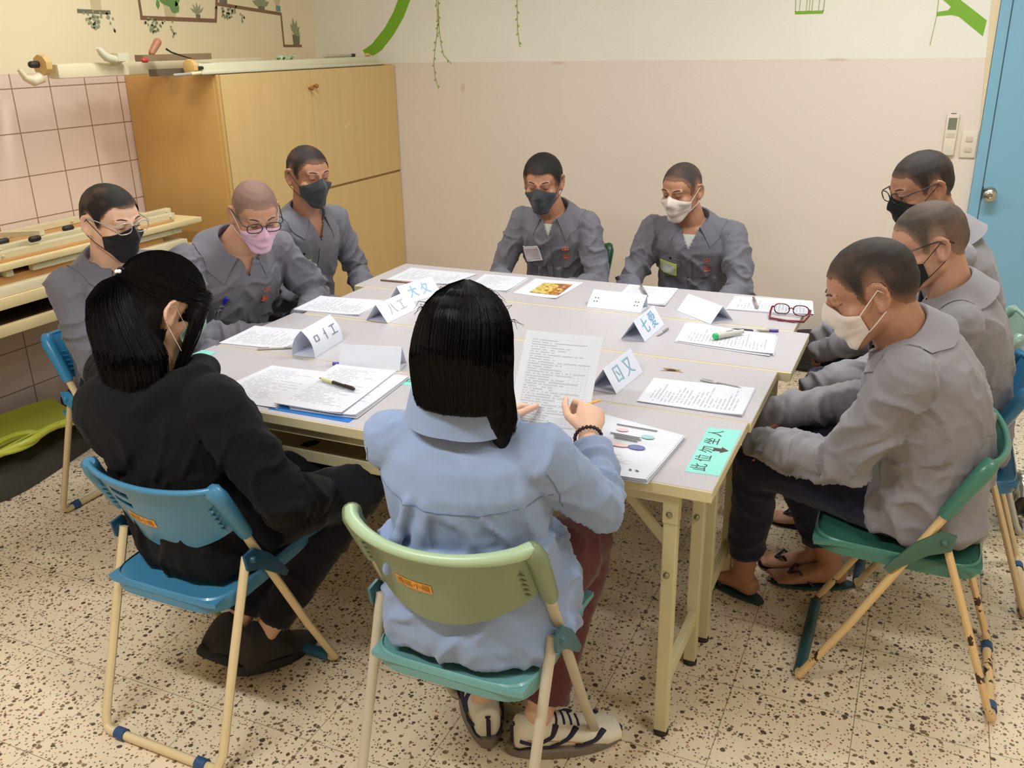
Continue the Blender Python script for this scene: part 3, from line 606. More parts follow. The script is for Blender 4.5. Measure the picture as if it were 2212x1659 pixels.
# ---------------------------------------------------------------- things lying on the tables
ZT = TH + 0.0003
def bilerp(q, u, v): return V(q[0]) * (1 - u) * (1 - v) + V(q[1]) * (1 - u) * v + V(q[2]) * u * v + V(q[3]) * u * (1 - v)
def sheets(name, quad, mat, label, n=3, z=ZT, jit=0.006, curl=0.004, seed=0, cat='paper', group='handouts on the tables', step=0.0011, under=None):
    """a handout: n sheets, the top one carrying the print; quad = near-left, far-left, far-right, near-right"""
    rnd = random.Random(seed); b = MB(); uvs = []; q3 = [V((x, y, 0)) for x, y in quad]; c0 = (q3[0] + q3[1] + q3[2] + q3[3]) / 4; N = 10
    for k in range(n):
        last = k == n - 1; a = 0 if last else rnd.uniform(-1, 1) * jit * 3; off = V((0, 0, 0)) if last else V((rnd.uniform(-1, 1) * jit, rnd.uniform(-1, 1) * jit, 0))
        R = Matrix.Rotation(a, 3, 'Z'); qq = [c0 + R @ (p - c0) + off for p in q3]; zz = z + 0.0004 + k * step; b.cur = 0 if last else 1; ph = rnd.random() * 9
        def fn(u, v, qq=qq, zz=zz, last=last, ph=ph):
            p = bilerp(qq, u, v); h = curl * (max(0, (u - 0.5) * 2) ** 3 * max(0, (0.5 - v) * 2) ** 2 + 0.5 * max(0, (0.5 - u) * 2) ** 3 * max(0, (v - .5) * 2) ** 2) * (0.4 + 0.6 * k / max(1, n - 1)) if n else 0
            return V((p.x, p.y, zz + h))
        k0 = len(b.v); b.grid(fn, N, N, 0.0007)
        for i in range(N + 1):
            for j in range(N + 1): uvs.append((i / N, j / N))
        uvs += [(0.01, 0.01)] * (len(b.v) - k0 - (N + 1) ** 2)
    o = b.build(name, [mat, under or K('plainpaper', lambda: mat_paper('plain_paper', ink=0.0))], uvs=uvs); return tag(o, label, cat, group)
def P(key, **kw): return K('paper_' + key, lambda: mat_paper('printed_paper_' + key, **kw))
def rect(cx, cy, w, h, yaw):
    c, s = math.cos(yaw), math.sin(yaw); f = lambda x, y: (cx + x * c - y * s, cy + x * s + y * c)
    return [f(-w / 2, -h / 2), f(-w / 2, h / 2), f(w / 2, h / 2), f(w / 2, -h / 2)]
def pen(p, q, r, mats, label, z=ZT, name='pen', tip=0.012, split=0.55, clip=True, cat='pen'):
    t = thing(name, label, cat, ((p[0] + q[0]) / 2, (p[1] + q[1]) / 2, z), 'pens on the tables' if cat == 'pen' else None)
    A, B = V((p[0], p[1], z + r + 0.0003)), V((q[0], q[1], z + r + 0.0003)); d = (B - A).normalized(); M_ = A.lerp(B, split)
    b = MB(); b.tube([A, A + d * 0.002, M_], [r * 0.85, r, r], 12); b.build('barrel', mats[0], t)
    b = MB(); b.tube([M_, B - d * tip], [r * 1.02, r], 12); b.build('grip', mats[1], t)
    b = MB(); b.tube([B - d * tip, B], [r * 0.8, 0.0008], 10); b.build('tip', mats[-1], t)
    if clip:
        b = MB(); b.bar(A + d * 0.004 + V((0, 0, r)), A + d * 0.04 + V((0, 0, r * 1.05)), 0.003, 0.0015); b.build('clip', mats[-1], t)
    return t
pm = lambda n, c, r=0.35: K('pen_' + n, lambda: simple('pen_' + n, srgb(*c), r))
def tent(cx, cy, yaw, L, W, H, label, text=None, tcol=(110, 170, 200), bulge=0.0, tsize=0.05, side=1, apex=0.0, gap=0.0, chars=None, floor=False):
    """folded name card: a triangular paper prism; side=+1 writes on the face toward local -y"""
    c, s = math.cos(yaw), math.sin(yaw); T = lambda x, y, z: V((cx + x * c - y * s, cy + x * s + y * c, ZT + 0.0006 + z))
    t = thing('name_card', label, 'name card', (cx, cy, ZT), 'folded paper name cards on the tables')
    m = K('cardpaper', lambda: simple('white_card', srgb(228, 232, 244), 0.7, var=0.02))
    b = MB()
    prof = [(-W / 2, 0.0), (apex, H), (W / 2, 0.0)]
    def face(a, c2, bl):
        def fn(u, v):
            y = lerp(a[0], c2[0], v); z = lerp(a[1], c2[1], v); k = bl * math.sin(PI * v); n = V((0, -(c2[1] - a[1]), (c2[0] - a[0]))).normalized()
            return T((u - 0.5) * L, y + n.y * k * (-1 if n.z < 0 else 1), z + abs(n.z) * k)
        b.grid(fn, 4, 8, 0.0008)
    face(prof[0], prof[1], bulge); face(prof[2], prof[1], bulge)
    b.grid(lambda u, v: T((u - 0.5) * L, lerp(-W / 2, W / 2, v), 0.0004), 2, 2, 0.0006)
    b.build('folded_card', m, t)
    if text:
        a, c2 = (prof[0], prof[1]) if side > 0 else (prof[2], prof[1])
        Yd = (T(0, c2[0], c2[1]) - T(0, a[0], a[1])).normalized(); Xd = (T(1, 0, 0) - T(0, 0, 0)) * side; nn = Xd.cross(Yd).normalized()
        mid = (T(0, a[0], a[1]) + T(0, c2[0], c2[1])) / 2 + nn * (0.0012 + bulge)
        lettering(text, tsize, K('ink%s' % (tcol,), lambda: simple('marker_ink', srgb(*tcol), 0.6)), t, mid, Xd, Yd)
    return t

def table_things():
    # nearest table, in front of the woman in black
    sheets('handout', [(0.30, 0.045), (0.325, 0.325), (0.545, 0.345), (0.565, 0.035)], P('a', rows=30, seed=1), 'printed sheet at the left of the blue folder, nearest the woman in black', 2, seed=1)
    b = MB(); q = [(0.545, 0.028), (0.512, 0.35), (0.792, 0.365), (0.812, 0.030)]
    b.grid(lambda u, v: bilerp([V((x, y, ZT + 0.001)) for x, y in q], u, v), 3, 3, 0.0008); tag(b.build('blue_folder', simple('blue_folder', srgb(36, 120, 200), 0.3)), 'blue plastic folder under the papers of the woman in black', 'folder')
    sheets('handout', [(0.60, 0.050), (0.575, 0.385), (0.790, 0.385), (0.815, 0.060)], P('b', rows=28, seed=7), 'thick stack of sheets lying on the right half of the blue folder', 7, z=ZT + 0.002, jit=0.004, seed=2)
    sheets('handout', [(0.552, 0.048), (0.530, 0.385), (0.735, 0.405), (0.775, 0.052)], P('c', rows=30, seed=3), 'printed handout on top of the blue folder, under the dark pen', 2, z=ZT + 0.0112, seed=3)
    pen((0.715, 0.205), (0.565, 0.245), 0.0055, [pm('dark', (44, 36, 32)), pm('grip', (214, 210, 160)), pm('dark', (44, 36, 32))], 'dark brown pen with a pale yellow grip on the blue folder papers', z=ZT + 0.015, split=0.6)
    b = MB(); b.grid(lambda u, v: V((0.635 + 0.085 * u, 0.405 + 0.035 * v, ZT + 0.0008)), 1, 1, 0.0006); tag(b.build('sticky_note', simple('pale_yellow_note', srgb(228, 224, 196), 0.7), smooth=False), 'pale yellow note behind the stack of the woman in black', 'note')
    pen((0.60, 0.412), (0.71, 0.452), 0.003, [pm('silver', (150, 146, 140)), pm('silver', (150, 146, 140))], 'thin silver pen lying along the pale yellow note')
    pen((0.50, 0.405), (0.53, 0.42), 0.005, [pm('violet', (90, 70, 190)), pm('violet', (90, 70, 190))], 'short violet pen cap behind the open papers', clip=False, tip=0.004)
    # name cards
    tent(0.352, 0.535, math.radians(96), 0.19, 0.085, 0.088, 'tall bulging folded name card at the left, near the man in the pink mask', 'ㅁ ㅓ 工', (120, 124, 130), bulge=0.012, tsize=0.045)
    tent(0.622, 0.448, math.radians(14), 0.20, 0.075, 0.066, 'blank white name card standing square behind the papers of the woman in black')
    tent(0.378, 0.970, math.radians(88), 0.21, 0.095, 0.064, 'folded name card with pale writing near the charcoal-mask man at left', '八 工', (190, 196, 206), tsize=0.05)
    tent(0.335, 1.215, math.radians(76), 0.20, 0.095, 0.064, 'folded name card with a pale blue flower, behind the head of the woman in blue', '大 夂', (150, 196, 222), tsize=0.055)
    tent(1.130, 1.365, math.radians(-2), 0.215, 0.085, 0.05, 'flat-lying white name card with small dots, in front of the man with the lime badge', '::          ::', (90, 96, 110), tsize=0.05, apex=0.03)
    tent(1.462, 1.372, math.radians(-39), 0.20, 0.10, 0.058, 'blank white name card turned askew left of the red glasses')
    tent(1.312, 1.100, math.radians(88), 0.215, 0.085, 0.066, 'folded name card with two blue characters beside the thick marker papers', '七 愛', (110, 176, 206), tsize=0.062)
    tent(1.378, 0.605, math.radians(85), 0.205, 0.085, 0.068, 'folded name card with a blue looped character right of the held sheet', 'ㄖ 又', (140, 186, 206), tsize=0.06)
    b = MB(); b.grid(lambda u, v: bilerp([V(p + (ZT + 0.0006,)) for p in ((0.47, 1.275), (0.45, 1.36), (0.60, 1.38), (0.63, 1.30))], u, v), 2, 2, 0.0006); tag(b.build('note_sheet', K('cardpaper', None)), 'small white sheet lying behind the head of the woman in blue', 'paper')
    # left men's papers
    sheets('handout', [(0.0, 0.45), (-0.012, 0.655), (0.235, 0.69), (0.255, 0.475)], P('d', rows=22, side=True, seed=5), 'printed handout in front of the man in the pink mask', 2, seed=5)
    pen((0.175, 0.438), (0.315, 0.515), 0.004, [pm('beige', (196, 186, 166)), pm('grey', (150, 146, 142))], 'beige ballpoint pen at the near edge of the pink-mask man\'s handout')
    sheets('handout', [(-0.015, 0.885), (-0.03, 1.085), (0.245, 1.122), (0.27, 0.905)], P('e', rows=22, side=True, seed=9), 'printed handout in front of the man in the grey mask by the cupboard', 3, seed=6)
    sheets('handout', [(0.075, 1.425), (0.068, 1.64), (0.40, 1.645), (0.37, 1.435)], P('f', rows=24, side=True, seed=11), 'printed handout at the far left corner of the tables', 3, seed=7)
    pen((0.062, 1.392), (0.245, 1.402), 0.004, [pm('brown', (130, 92, 74)), pm('rust', (160, 110, 90))], 'brown pencil-thin pen at the far left handout', clip=False)
    sheets('handout', [(0.46, 1.42), (0.435, 1.645), (0.635, 1.66), (0.645, 1.415)], P('g', rows=24, seed=13), 'printed handout in front of the man with the white badge', 3, seed=8)
    art = NT('abstract_colour_print'); x, y, z = art.xyz(art.uv()); n1 = art.noise(5, 3, art.uv()); cr = art.n('ShaderNodeValToRGB'); art.link(art.math('ADD', art.math('MULTIPLY', n1, 0.9), art.math('MULTIPLY', x, 0.25)), cr.inputs[0])
    e = cr.color_ramp; e.elements[0].position = 0.3; e.elements[0].color = srgb(110, 120, 150); e.elements[1].position = 0.75; e.elements[1].color = srgb(130, 90, 80)
    for ps, cc in ((0.42, srgb(206, 170, 70)), (0.52, srgb(228, 220, 130)), (0.62, srgb(196, 130, 40))): q = e.elements.new(ps); q.color = cc
    art.col(cr.outputs[0]); art.rough(0.3)
    t = thing('picture_sheet', 'white sheet with a yellow and brown abstract colour print', 'picture', (0.77, 1.55, ZT))
    o = sheets('paper_sheet', [(0.675, 1.41), (0.672, 1.655), (0.885, 1.67), (0.872, 1.385)], K('plainpaper', None), None, 2, seed=10, jit=0.003)
    for k_ in ('label', 'category', 'group'):
        if k_ in o: del o[k_]
    adopt(o, t)
    b = MB(); qd = [V(p + (ZT + 0.0032,)) for p in ((0.735, 1.44), (0.732, 1.60), (0.855, 1.615), (0.862, 1.435))]; b.grid(lambda u, v: bilerp(qd, u, v), 4, 4, 0.0); b.build('colour_print', art.m, t, uvs=[(i / 4, j / 4) for i in range(5) for j in range(5)])
    sheets('handout', [(1.09, 1.46), (1.075, 1.69), (1.275, 1.705), (1.29, 1.44)], P('h', rows=26, seed=15), 'printed handout in front of the man with the lime badge', 4, seed=11, jit=0.01)
    pen((1.135, 1.66), (1.205, 1.51), 0.0055, [pm('grey', (150, 146, 142)), pm('grey2', (110, 106, 104))], 'grey ballpoint pen on the handout of the man with the lime badge', z=ZT + 0.006)
    sheets('handout', [(1.525, 1.475), (1.515, 1.665), (1.80, 1.70), (1.828, 1.505)], P('i', rows=24, side=True, seed=17), 'printed handout at the far right corner beyond the red glasses', 4, seed=12, jit=0.012)
    pen((1.59, 1.645), (1.63, 1.50), 0.005, [pm('taupe', (120, 104, 100)), pm('taupe2', (160, 150, 146))], 'taupe ballpoint pen on the far right handout', z=ZT + 0.006)
    sheets('handout', [(1.45, 1.03), (1.435, 1.245), (1.745, 1.21), (1.77, 1.0)], P('j', rows=26, side=True, seed=19), 'printed handout under the green-capped marker', 5, seed=13, jit=0.012)
    t = thing('marker_pen', 'thick white marker with a bright green cap end', 'marker', (1.6, 1.13, ZT))
    A, B = V((1.566, 1.082, ZT + 0.018)), V((1.640, 1.175, ZT + 0.0165)); d = (B - A).normalized()
    b = MB(); b.tube([A + d * 0.006, A + d * 0.07, A + d * 0.075, B], [0.0105, 0.0105, 0.0085, 0.0075], 16); b.build('marker_barrel', pm('offwhite', (206, 204, 190)), t)
    b = MB(); b.tube([A - d * 0.006, A - d * 0.004, A + d * 0.006], [0.009, 0.011, 0.011], 16); b.build('marker_cap', pm('green', (40, 190, 110)), t)
    b = MB(); b.bar(A + d * 0.045 + V((0, 0, 0.012)), A + d * 0.075 + V((0, 0, 0.012)), 0.004, 0.002); b.build('clip', pm('offwhite', (206, 204, 190)), t)
    pen((1.665, 1.232), (1.59, 1.225), 0.004, [pm('black', (60, 58, 60)), pm('black', (60, 58, 60))], 'dark thin pen lying along the table seam')
    pen((1.745, 1.262), (1.672, 1.243), 0.005, [pm('purple', (80, 74, 170)), pm('clear', (190, 182, 176))], 'clear pen with a violet cap near the table seam', split=0.42)
    sheets('handout', [(1.485, 0.462), (1.478, 0.655), (1.768, 0.685), (1.775, 0.462)], P('k', rows=26, side=True, seed=21), 'printed handout in front of the man with the white mask at near right', 4, seed=14, jit=0.005)
    pen((1.608, 0.695), (1.735, 0.668), 0.0035, [pm('clear2', (206, 204, 200)), pm('silver', (150, 146, 140))], 'clear thin pen behind the near right handout', split=0.4)
    b = MB(); b.prism([(x, y, TH + 0.0001) for x, y in blob(1.502, 0.752, 0.034, 0.015, 11, 0.1, 0.5, 3)], (0, 0, 0.0006)); b.cur = 1; b.prism([(x, y, TH + 0.0007) for x, y in blob(1.505, 0.752, 0.018, 0.009, 9, 0.1, 0.3, 4)], (0, 0, 0.0003)); tag(b.build('chipped_patch', [simple('torn_veneer', srgb(150, 120, 86), 0.8), simple('dark_hole', srgb(70, 38, 20), 0.9)], smooth=False), 'small torn brown chip in the second table top', 'surface damage')
    pen((1.385, 1.155), (1.372, 1.06), 0.0045, [pm('grey', (150, 146, 142)), pm('clear', (190, 182, 176))], 'clear grey pen leaning beside the two-character name card', z=ZT + 0.0)
    # woman in blue: booklet at her right
    sheets('handout', [(1.41, -0.012), (1.41, 0.325), (1.668, 0.262), (1.650, -0.02)], P('l', rows=34, seed=23, ink=0.25, top=0.35), 'thick printed booklet at the right of the woman in blue', 9, seed=15, jit=0.004, step=0.0013)
    b = MB(); z = ZT + 0.0135
    for k, (cx, cy, rx, ry) in enumerate(((1.515, 0.232, 0.016, 0.010), (1.588, 0.212, 0.017, 0.012), (1.535, 0.140, 0.026, 0.010), (1.58, 0.142, 0.022, 0.014))):
        b.cur = k % 4; b.prism([(x, y, z) for x, y in blob(cx, cy, rx, ry, 16)], (0, 0, 0.0003))
    tag(b.build('printed_cover_art', [pm('pink', (226, 196, 198)), pm('aqua', (160, 206, 206)), pm('pink', (226, 196, 198)), pm('blueprint', (110, 120, 170))], smooth=False), 'pink, aqua and blue round printed spots on the booklet cover', 'printed picture')
    b = MB(); blk = pm('ink', (96, 98, 106))
    for k, (y, x0, x1) in enumerate(((0.204, 1.492, 1.572), (0.192, 1.505, 1.578), (0.180, 1.51, 1.572), (0.262, 1.49, 1.60), (0.02, 1.60, 1.606), (0.02, 1.615, 1.623))): b.bar((x0, y, z), (x1, y - 0.005, z), 0.005, 0.0004)
    tag(b.build('cover_title', blk, smooth=False), 'three blurred grey title lines on the booklet cover', 'printed title')
    # turquoise notices stuck on the table
    ts = K('turq', lambda: mat_label()); ink = K('labink', lambda: simple('black_marker_ink', srgb(52, 58, 50), 0.6))
    def notice(quad, label, text=True):
        t = thing('table_notice', label, 'notice', (quad[0][0], quad[0][1], TH), 'turquoise seat notices on the tables')
        z = TH + 0.0004; b = MB(); b.grid(lambda u, v: bilerp([V((x, y, z + 0.0004)) for x, y in quad], u, v), 2, 2, 0.0005); b.build('notice_card', ts, t, smooth=False)
        q = [V((x, y, z + 0.0007)) for x, y in quad]; Lv = (q[1] - q[0]); Wv = (q[3] - q[0])
        rd = Lv.normalized(); upv = Wv.normalized() * -1
        s = text
        if s:
            for i, ch in enumerate('此位勿坐人'): lettering(ch, Wv.length * 0.52, ink, t, q[0] + Lv * (0.12 + 0.19 * i) + Wv * 0.36, rd, upv)
            c = q[0] + Lv * 0.52 + Wv * 0.76; b = MB(); k = Wv.length
            pts = [(-0.16, -0.09), (0.0, -0.09), (0.0, -0.19), (0.17, 0), (0.0, 0.19), (0.0, 0.09), (-0.16, 0.09)]; w_ = Wv.normalized()
            b.prism([c + w_ * (a * k * 1.4 - 0.004) + rd * (b2 * k * 1.2) + V((0, 0, 0.0001)) for a, b2 in pts], (0, 0, 0.0002)); b.build('arrow', simple('dark_red_arrow', srgb(70, 48, 48), 0.6), t, smooth=False)
        return t
    notice([(1.716, 0.082), (1.708, 0.36), (1.793, 0.372), (1.796, 0.088)], 'turquoise seat notice with black characters and arrow at the near right table corner')
    notice([(0.078, 0.235), (0.062, 0.37), (-0.0, 0.37), (0.0, 0.235)], 'turquoise seat notice at the left table end beside the woman in black')
    notice([(0.775, 0.395), (0.905, 0.395), (0.905, 0.335), (0.775, 0.335)], 'turquoise seat notice half hidden behind the head of the woman in blue')
    # red glasses
    t = thing('eyeglasses', 'dark red plastic eyeglasses standing on the far table', 'eyeglasses', (1.75, 1.43, ZT))
    rd = simple('dark_red_acetate', srgb(120, 26, 44), 0.25); gl = NT('clear_lens'); gl.b.inputs['Transmission Weight'].default_value = 1; gl.b.inputs['Roughness'].default_value = 0.02; gl.b.inputs['IOR'].default_value = 1.05
    yaw = math.radians(-3); O = V((1.755, 1.475, ZT)); F = lambda x, y, z: O + V((x * math.cos(yaw) - y * math.sin(yaw), x * math.sin(yaw) + y * math.cos(yaw), z))
    for s in (-1, 1):
        pts = []
        for k in range(24):
            a = 2 * PI * k / 24; rx, rz = 0.027, 0.019; pts.append(F(s * 0.034 + rx * math.copysign(abs(math.cos(a)) ** 0.8, math.cos(a)), 0, 0.024 + rz * math.copysign(abs(math.sin(a)) ** 0.8, math.sin(a))))
        b = MB(); b.tube(pts, 0.0022, 8, closed=True); rim = b.build('rim', rd, t)
        b = MB(); b.grid(lambda u, v: F(s * 0.034 + 0.025 * (2 * u - 1) * math.sqrt(max(0, 1 - 0.8 * (2 * v - 1) ** 2)), 0, 0.024 + 0.017 * (2 * v - 1)), 6, 6, 0.001); b.build('lens', gl.m, rim)
        b = MB(); b.tube([F(s * 0.062, 0, 0.03), F(s * 0.068, -0.006, 0.03), F(s * 0.068, -0.03, 0.016), F(s * 0.066 * 0.9, -0.075, 0.006), F(-s * 0.03, -0.082, 0.004)], [0.003, 0.004, 0.004, 0.0045, 0.003], 8); b.build('temple', rd, t)
    b = MB(); b.tube([F(-0.010, 0, 0.026), F(0, -0.002, 0.031), F(0.010, 0, 0.026)], 0.0025, 8); b.build('bridge', rd, t)
def mat_label():
    t = NT('worn_turquoise_card'); p = t.pos(); n = t.noise(60, 5, p, 0.7); m = t.math('GREATER_THAN', n, 0.66)
    t.col(t.mix(m, t.mix(t.noise(8, 3, p), srgb(128, 212, 200), srgb(150, 226, 214)), srgb(196, 190, 150))); t.rough(0.4); return t.m
K('cardpaper', lambda: simple('white_card', srgb(228, 232, 244), 0.7, var=0.02)); K('plainpaper', lambda: mat_paper('plain_paper', ink=0.0))
table_things()
# ================================================================ CHAIRS
def chair(x, y, yaw, colour, frame_c, label, lip=None, brace=None, slots=False, sticker=False, sleeve=None, HW=0.190, chipped=False, dz=0.0, bow=0.0, seatc=None):
    sp = K('plastic%s' % (seatc,), lambda: simple('chair_seat_plastic', srgb(*seatc), 0.33, var=0.10, nscale=7, coat=0.15)) if seatc else None
    pl = K('plastic%s' % (colour,), lambda: simple('chair_plastic', srgb(*colour), 0.33, var=0.10, nscale=7, coat=0.15))
    lp = K('plastic%s' % (lip,), lambda: simple('chair_plastic_lip', srgb(*lip), 0.35, var=0.08, nscale=7)) if lip else pl
    br = K('plastic%s' % (brace,), lambda: simple('chair_bracket_plastic', srgb(*brace), 0.4)) if brace else pl
    me = K('frame%s%s' % (frame_c, chipped), lambda: mat_chipped('chair_frame_paint', srgb(*frame_c), amt=0.60 if chipped else 0.74))
    cs, sn = math.cos(yaw), math.sin(yaw)
    T = lambda a, b_, c: V((x + a * cs - b_ * sn, y + a * sn + b_ * cs, c))
    t = thing('folding_chair', label, 'chair', (x, y, 0), 'plastic folding chairs around the tables', rz=yaw)
    dark = K('chairfoot', lambda: simple('chair_foot_blue', srgb(40, 78, 118), 0.5))
    for s in (-1, 1):
        b = MB(); b.tube([T(s * HW, 0.235, 0.022), T(s * HW, 0.13, 0.21), T(s * HW, 0.235 - (0.693 + dz) * 0.518, 0.715 + dz)], 0.0135, 10, flat=0.8); b.build('long_leg', me, t)
        b = MB(); b.tube([T(s * HW, -0.066, 0.525), T(s * (HW - 0.003), -0.15, 0.29), T(s * (HW - 0.004), -0.232, 0.055), T(s * (HW - 0.012), -0.245, 0.025)], 0.0125, 10, flat=0.8); b.build('rear_leg', me, t)
        # moulded sleeve that wraps the top of the long leg
        b = MB(); pts = []
        for z, r in ((0.585, 0.0165), (0.60, 0.019), (0.67, 0.021), (0.715, 0.022), (0.738, 0.021), (0.746, 0.014)): z += dz; pts.append((T(s * (HW + 0.002) - s * max(0, z - dz - 0.72) * 0.5, 0.235 - (z - 0.022) * 0.518, z), r))
        b.tube([p for p, r in pts], [r for p, r in pts], 14); b.build('back_sleeve', pl, t)
        b = MB(); q = [(-0.092, 0.545), (-0.055, 0.550), (0.000, 0.505), (0.045, 0.445), (0.062, 0.418), (0.048, 0.410), (0.02, 0.432), (-0.035, 0.478), (-0.085, 0.500)]
        b.prism([T(s * (HW + 0.012), a, c) for a, c in q], T(s * 0.008, 0, 0) - T(0, 0, 0)); b.cap(T(s * (HW + 0.019), -0.066, 0.523), 0.011, T(s * (HW + 0.023), -0.066, 0.523), 0.009); b.build('hinge_bracket', br, t, bevel=0.0015)
        b = MB(); b.cap(T(s * (HW - 0.013), 0.16, 0.40 * 0 + 0.16), 0.004, T(s * (HW + 0.013), 0.16, 0.16), 0.004)
    b = MB(); b.tube([T(-HW, 0.235, 0.022), T(-HW + 0.012, 0.238, 0.016), T(HW - 0.012, 0.238, 0.016), T(HW, 0.235, 0.022)], 0.0125, 10); fb = b.build('front_floor_bar', me, t)
    if sleeve:
        b = MB(); b.tube([T(-HW + 0.02, 0.238, 0.0165), T(HW - 0.02, 0.238, 0.0165)], 0.0162, 12); b.build('bar_sleeve', K('plastic%s' % (sleeve,), lambda: simple('bar_sleeve_rubber', srgb(*sleeve), 0.5)), fb)
    b = MB(); b.tube([T(-HW + 0.012, -0.245, 0.025), T(-HW + 0.027, -0.247, 0.0145), T(HW - 0.027, -0.247, 0.0145), T(HW - 0.012, -0.245, 0.025)], 0.0122, 10); rb = b.build('rear_floor_bar', me, t)
    for s in (-1, 1):
        b = MB(); b.tube([T(s * (HW - 0.05), -0.247, 0.0165), T(s * (HW - 0.08), -0.247, 0.0165)], 0.0158, 12); b.build('foot_clip', dark, rb)
    # seat: dished panel with a turned-down rim
    def seat(u, v):
        a = (u - 0.5) * 2; w_ = HW - 0.015 - 0.012 * (1 - v) ; yy = lerp(-0.165, 0.245, v)
        k = max(0, 1 - abs(a) ** 4) * max(0, 1 - abs(2 * v - 1) ** 4)
        z = lerp(0.440, 0.452, v) - 0.018 * k - 0.010 * max(0, v - 0.85) / 0.15
        if v < 0.001 or v > 0.999: pass
        cr = 0.02 * (max(0, abs(a) - 0.9) / 0.1) ** 2 * (1 if v < 0.08 or v > 0.92 else 0)
        return T(a * w_, yy * (1 - cr), z)
    b = MB(); b.grid(seat, 18, 18, 0.012)
    rim = []
    for k in range(40):
        a = 2 * PI * k / 40; cx, sx = math.cos(a), math.sin(a); rim.append(((HW - 0.019) * math.copysign(abs(cx) ** 0.35, cx), 0.04 + 0.203 * math.copysign(abs(sx) ** 0.35, sx)))
    b.rings([[T(p[0] * f, 0.04 + (p[1] - 0.04) * f, z + 0.01 * (p[1] + 0.165) / 0.4) for p in rim] for f, z in ((0.99, 0.444), (1.012, 0.440), (1.02, 0.430), (1.012, 0.404), (0.985, 0.404), (0.985, 0.43))], cap=False)
    b.build('seat', sp or pl, t)
    # backrest: wide bowed panel
    def back(u, v):
        a = (u - 0.5) * 2; zb = 0.535 + dz + 0.075 * abs(a) ** 2.2; zt = 0.728 + dz + 0.012 * a * a; z = lerp(zb, zt, v)
        yy = 0.235 - (z - 0.022) * 0.518 - (0.064 + 0.06 * (z - 0.53)) * (1 - a * a) ** 0.8 + 0.25 * (z - dz - 0.63) * (1 - a * a) - bow * (1 - a * a) ** 0.7
        return T(a * (HW - 0.007), yy, z)
    b = MB()
    if slots:
        N, Mv = 24, 12; b2 = MB(); P_ = {}
        hole = lambda i, j: (5 <= i <= 8 and j in (9, 7))
        for side, th in ((0, 0.0), (1, 0.006)):
            for i in range(N + 1):
                for j in range(Mv + 1):
                    p = back(i / N, j / Mv); P_[(side, i, j)] = len(b.v); b.v.append(tuple(p + T(0, th, 0) - T(0, 0, 0)))
        for i in range(N):
            for j in range(Mv):
                if hole(i, j):
                    for (i0, j0, i1, j1), nb in zip([(i, j, i + 1, j), (i + 1, j, i + 1, j + 1), (i + 1, j + 1, i, j + 1), (i, j + 1, i, j)], [(i, j - 1), (i + 1, j), (i, j + 1), (i - 1, j)]):
                        if not hole(*nb): b.f.append((P_[(0, i0, j0)], P_[(0, i1, j1)], P_[(1, i1, j1)], P_[(1, i0, j0)])); b.mi.append(0)
                    continue
                b.f.append((P_[(0, i, j)], P_[(0, i + 1, j)], P_[(0, i + 1, j + 1)], P_[(0, i, j + 1)])); b.mi.append(0)
                b.f.append((P_[(1, i, j + 1)], P_[(1, i + 1, j + 1)], P_[(1, i + 1, j)], P_[(1, i, j)])); b.mi.append(0)
        for i in range(N):
            for j in (0, Mv): b.f.append((P_[(0, i, j)], P_[(1, i, j)], P_[(1, i + 1, j)], P_[(0, i + 1, j)])); b.mi.append(0)
    else: b.grid(back, 24, 12, 0.006)
    bk = b.build('backrest', pl, t)
    b = MB(); b.tube([back(k / 24, 1.0) for k in range(25)], [0.012 + 0.004 * abs(k / 12 - 1) ** 2 for k in range(25)] if lip else 0.008, 10); b.build('top_lip', lp, bk)
    for s in (0, 1):
        b = MB()
        for k in range(5):
            z = 0.615 + 0.016 * k; u_ = 0.965 if s else 0.035; v_ = (z - 0.60) / 0.14
            p = back(u_, max(0.05, min(1, v_))); b.cap(p + T(0, -0.012, 0) - T(0, 0, 0) , 0.0035, p + T((0.5 - u_) * 0.09, -0.003, -0.006) - T(0, 0, 0), 0.0025, 8)
        b.build('ribs', pl, bk)
    if sticker:
        ors = K('orange_sticker', lambda: simple('orange_paper_sticker', srgb(236, 160, 50), 0.5, var=0.08, nscale=40)); ik = K('brownink', lambda: simple('brown_ink', srgb(120, 84, 30), 0.6))
        u0, v0, w_, h_ = sticker
        off = T(0, -0.0015, 0) - T(0, 0, 0)
        def on_back(a, c, k=1.0): # a,c in metres around the sticker centre
            return back(u0 + a / (2 * HW), v0 + c / 0.2) + off * k
        b = MB(); b.grid(lambda u, v: on_back((u - 0.5) * w_, (v - 0.5) * h_), 12, 3, 0.0006); st = b.build('name_sticker', ors, bk)
        vs, fs = text_mesh('義區小組', h_ * 0.78); b = MB(); b.add([on_back(p.x * 1.12, p.y, 2.0) for p in vs], fs); b.build('lettering', ik, st, smooth=False)
    return t
FR = (226, 204, 158)
BLUE, GREEN, TEAL, SAGE = (44, 128, 176), (58, 122, 96), (104, 168, 160), (150, 168, 132)
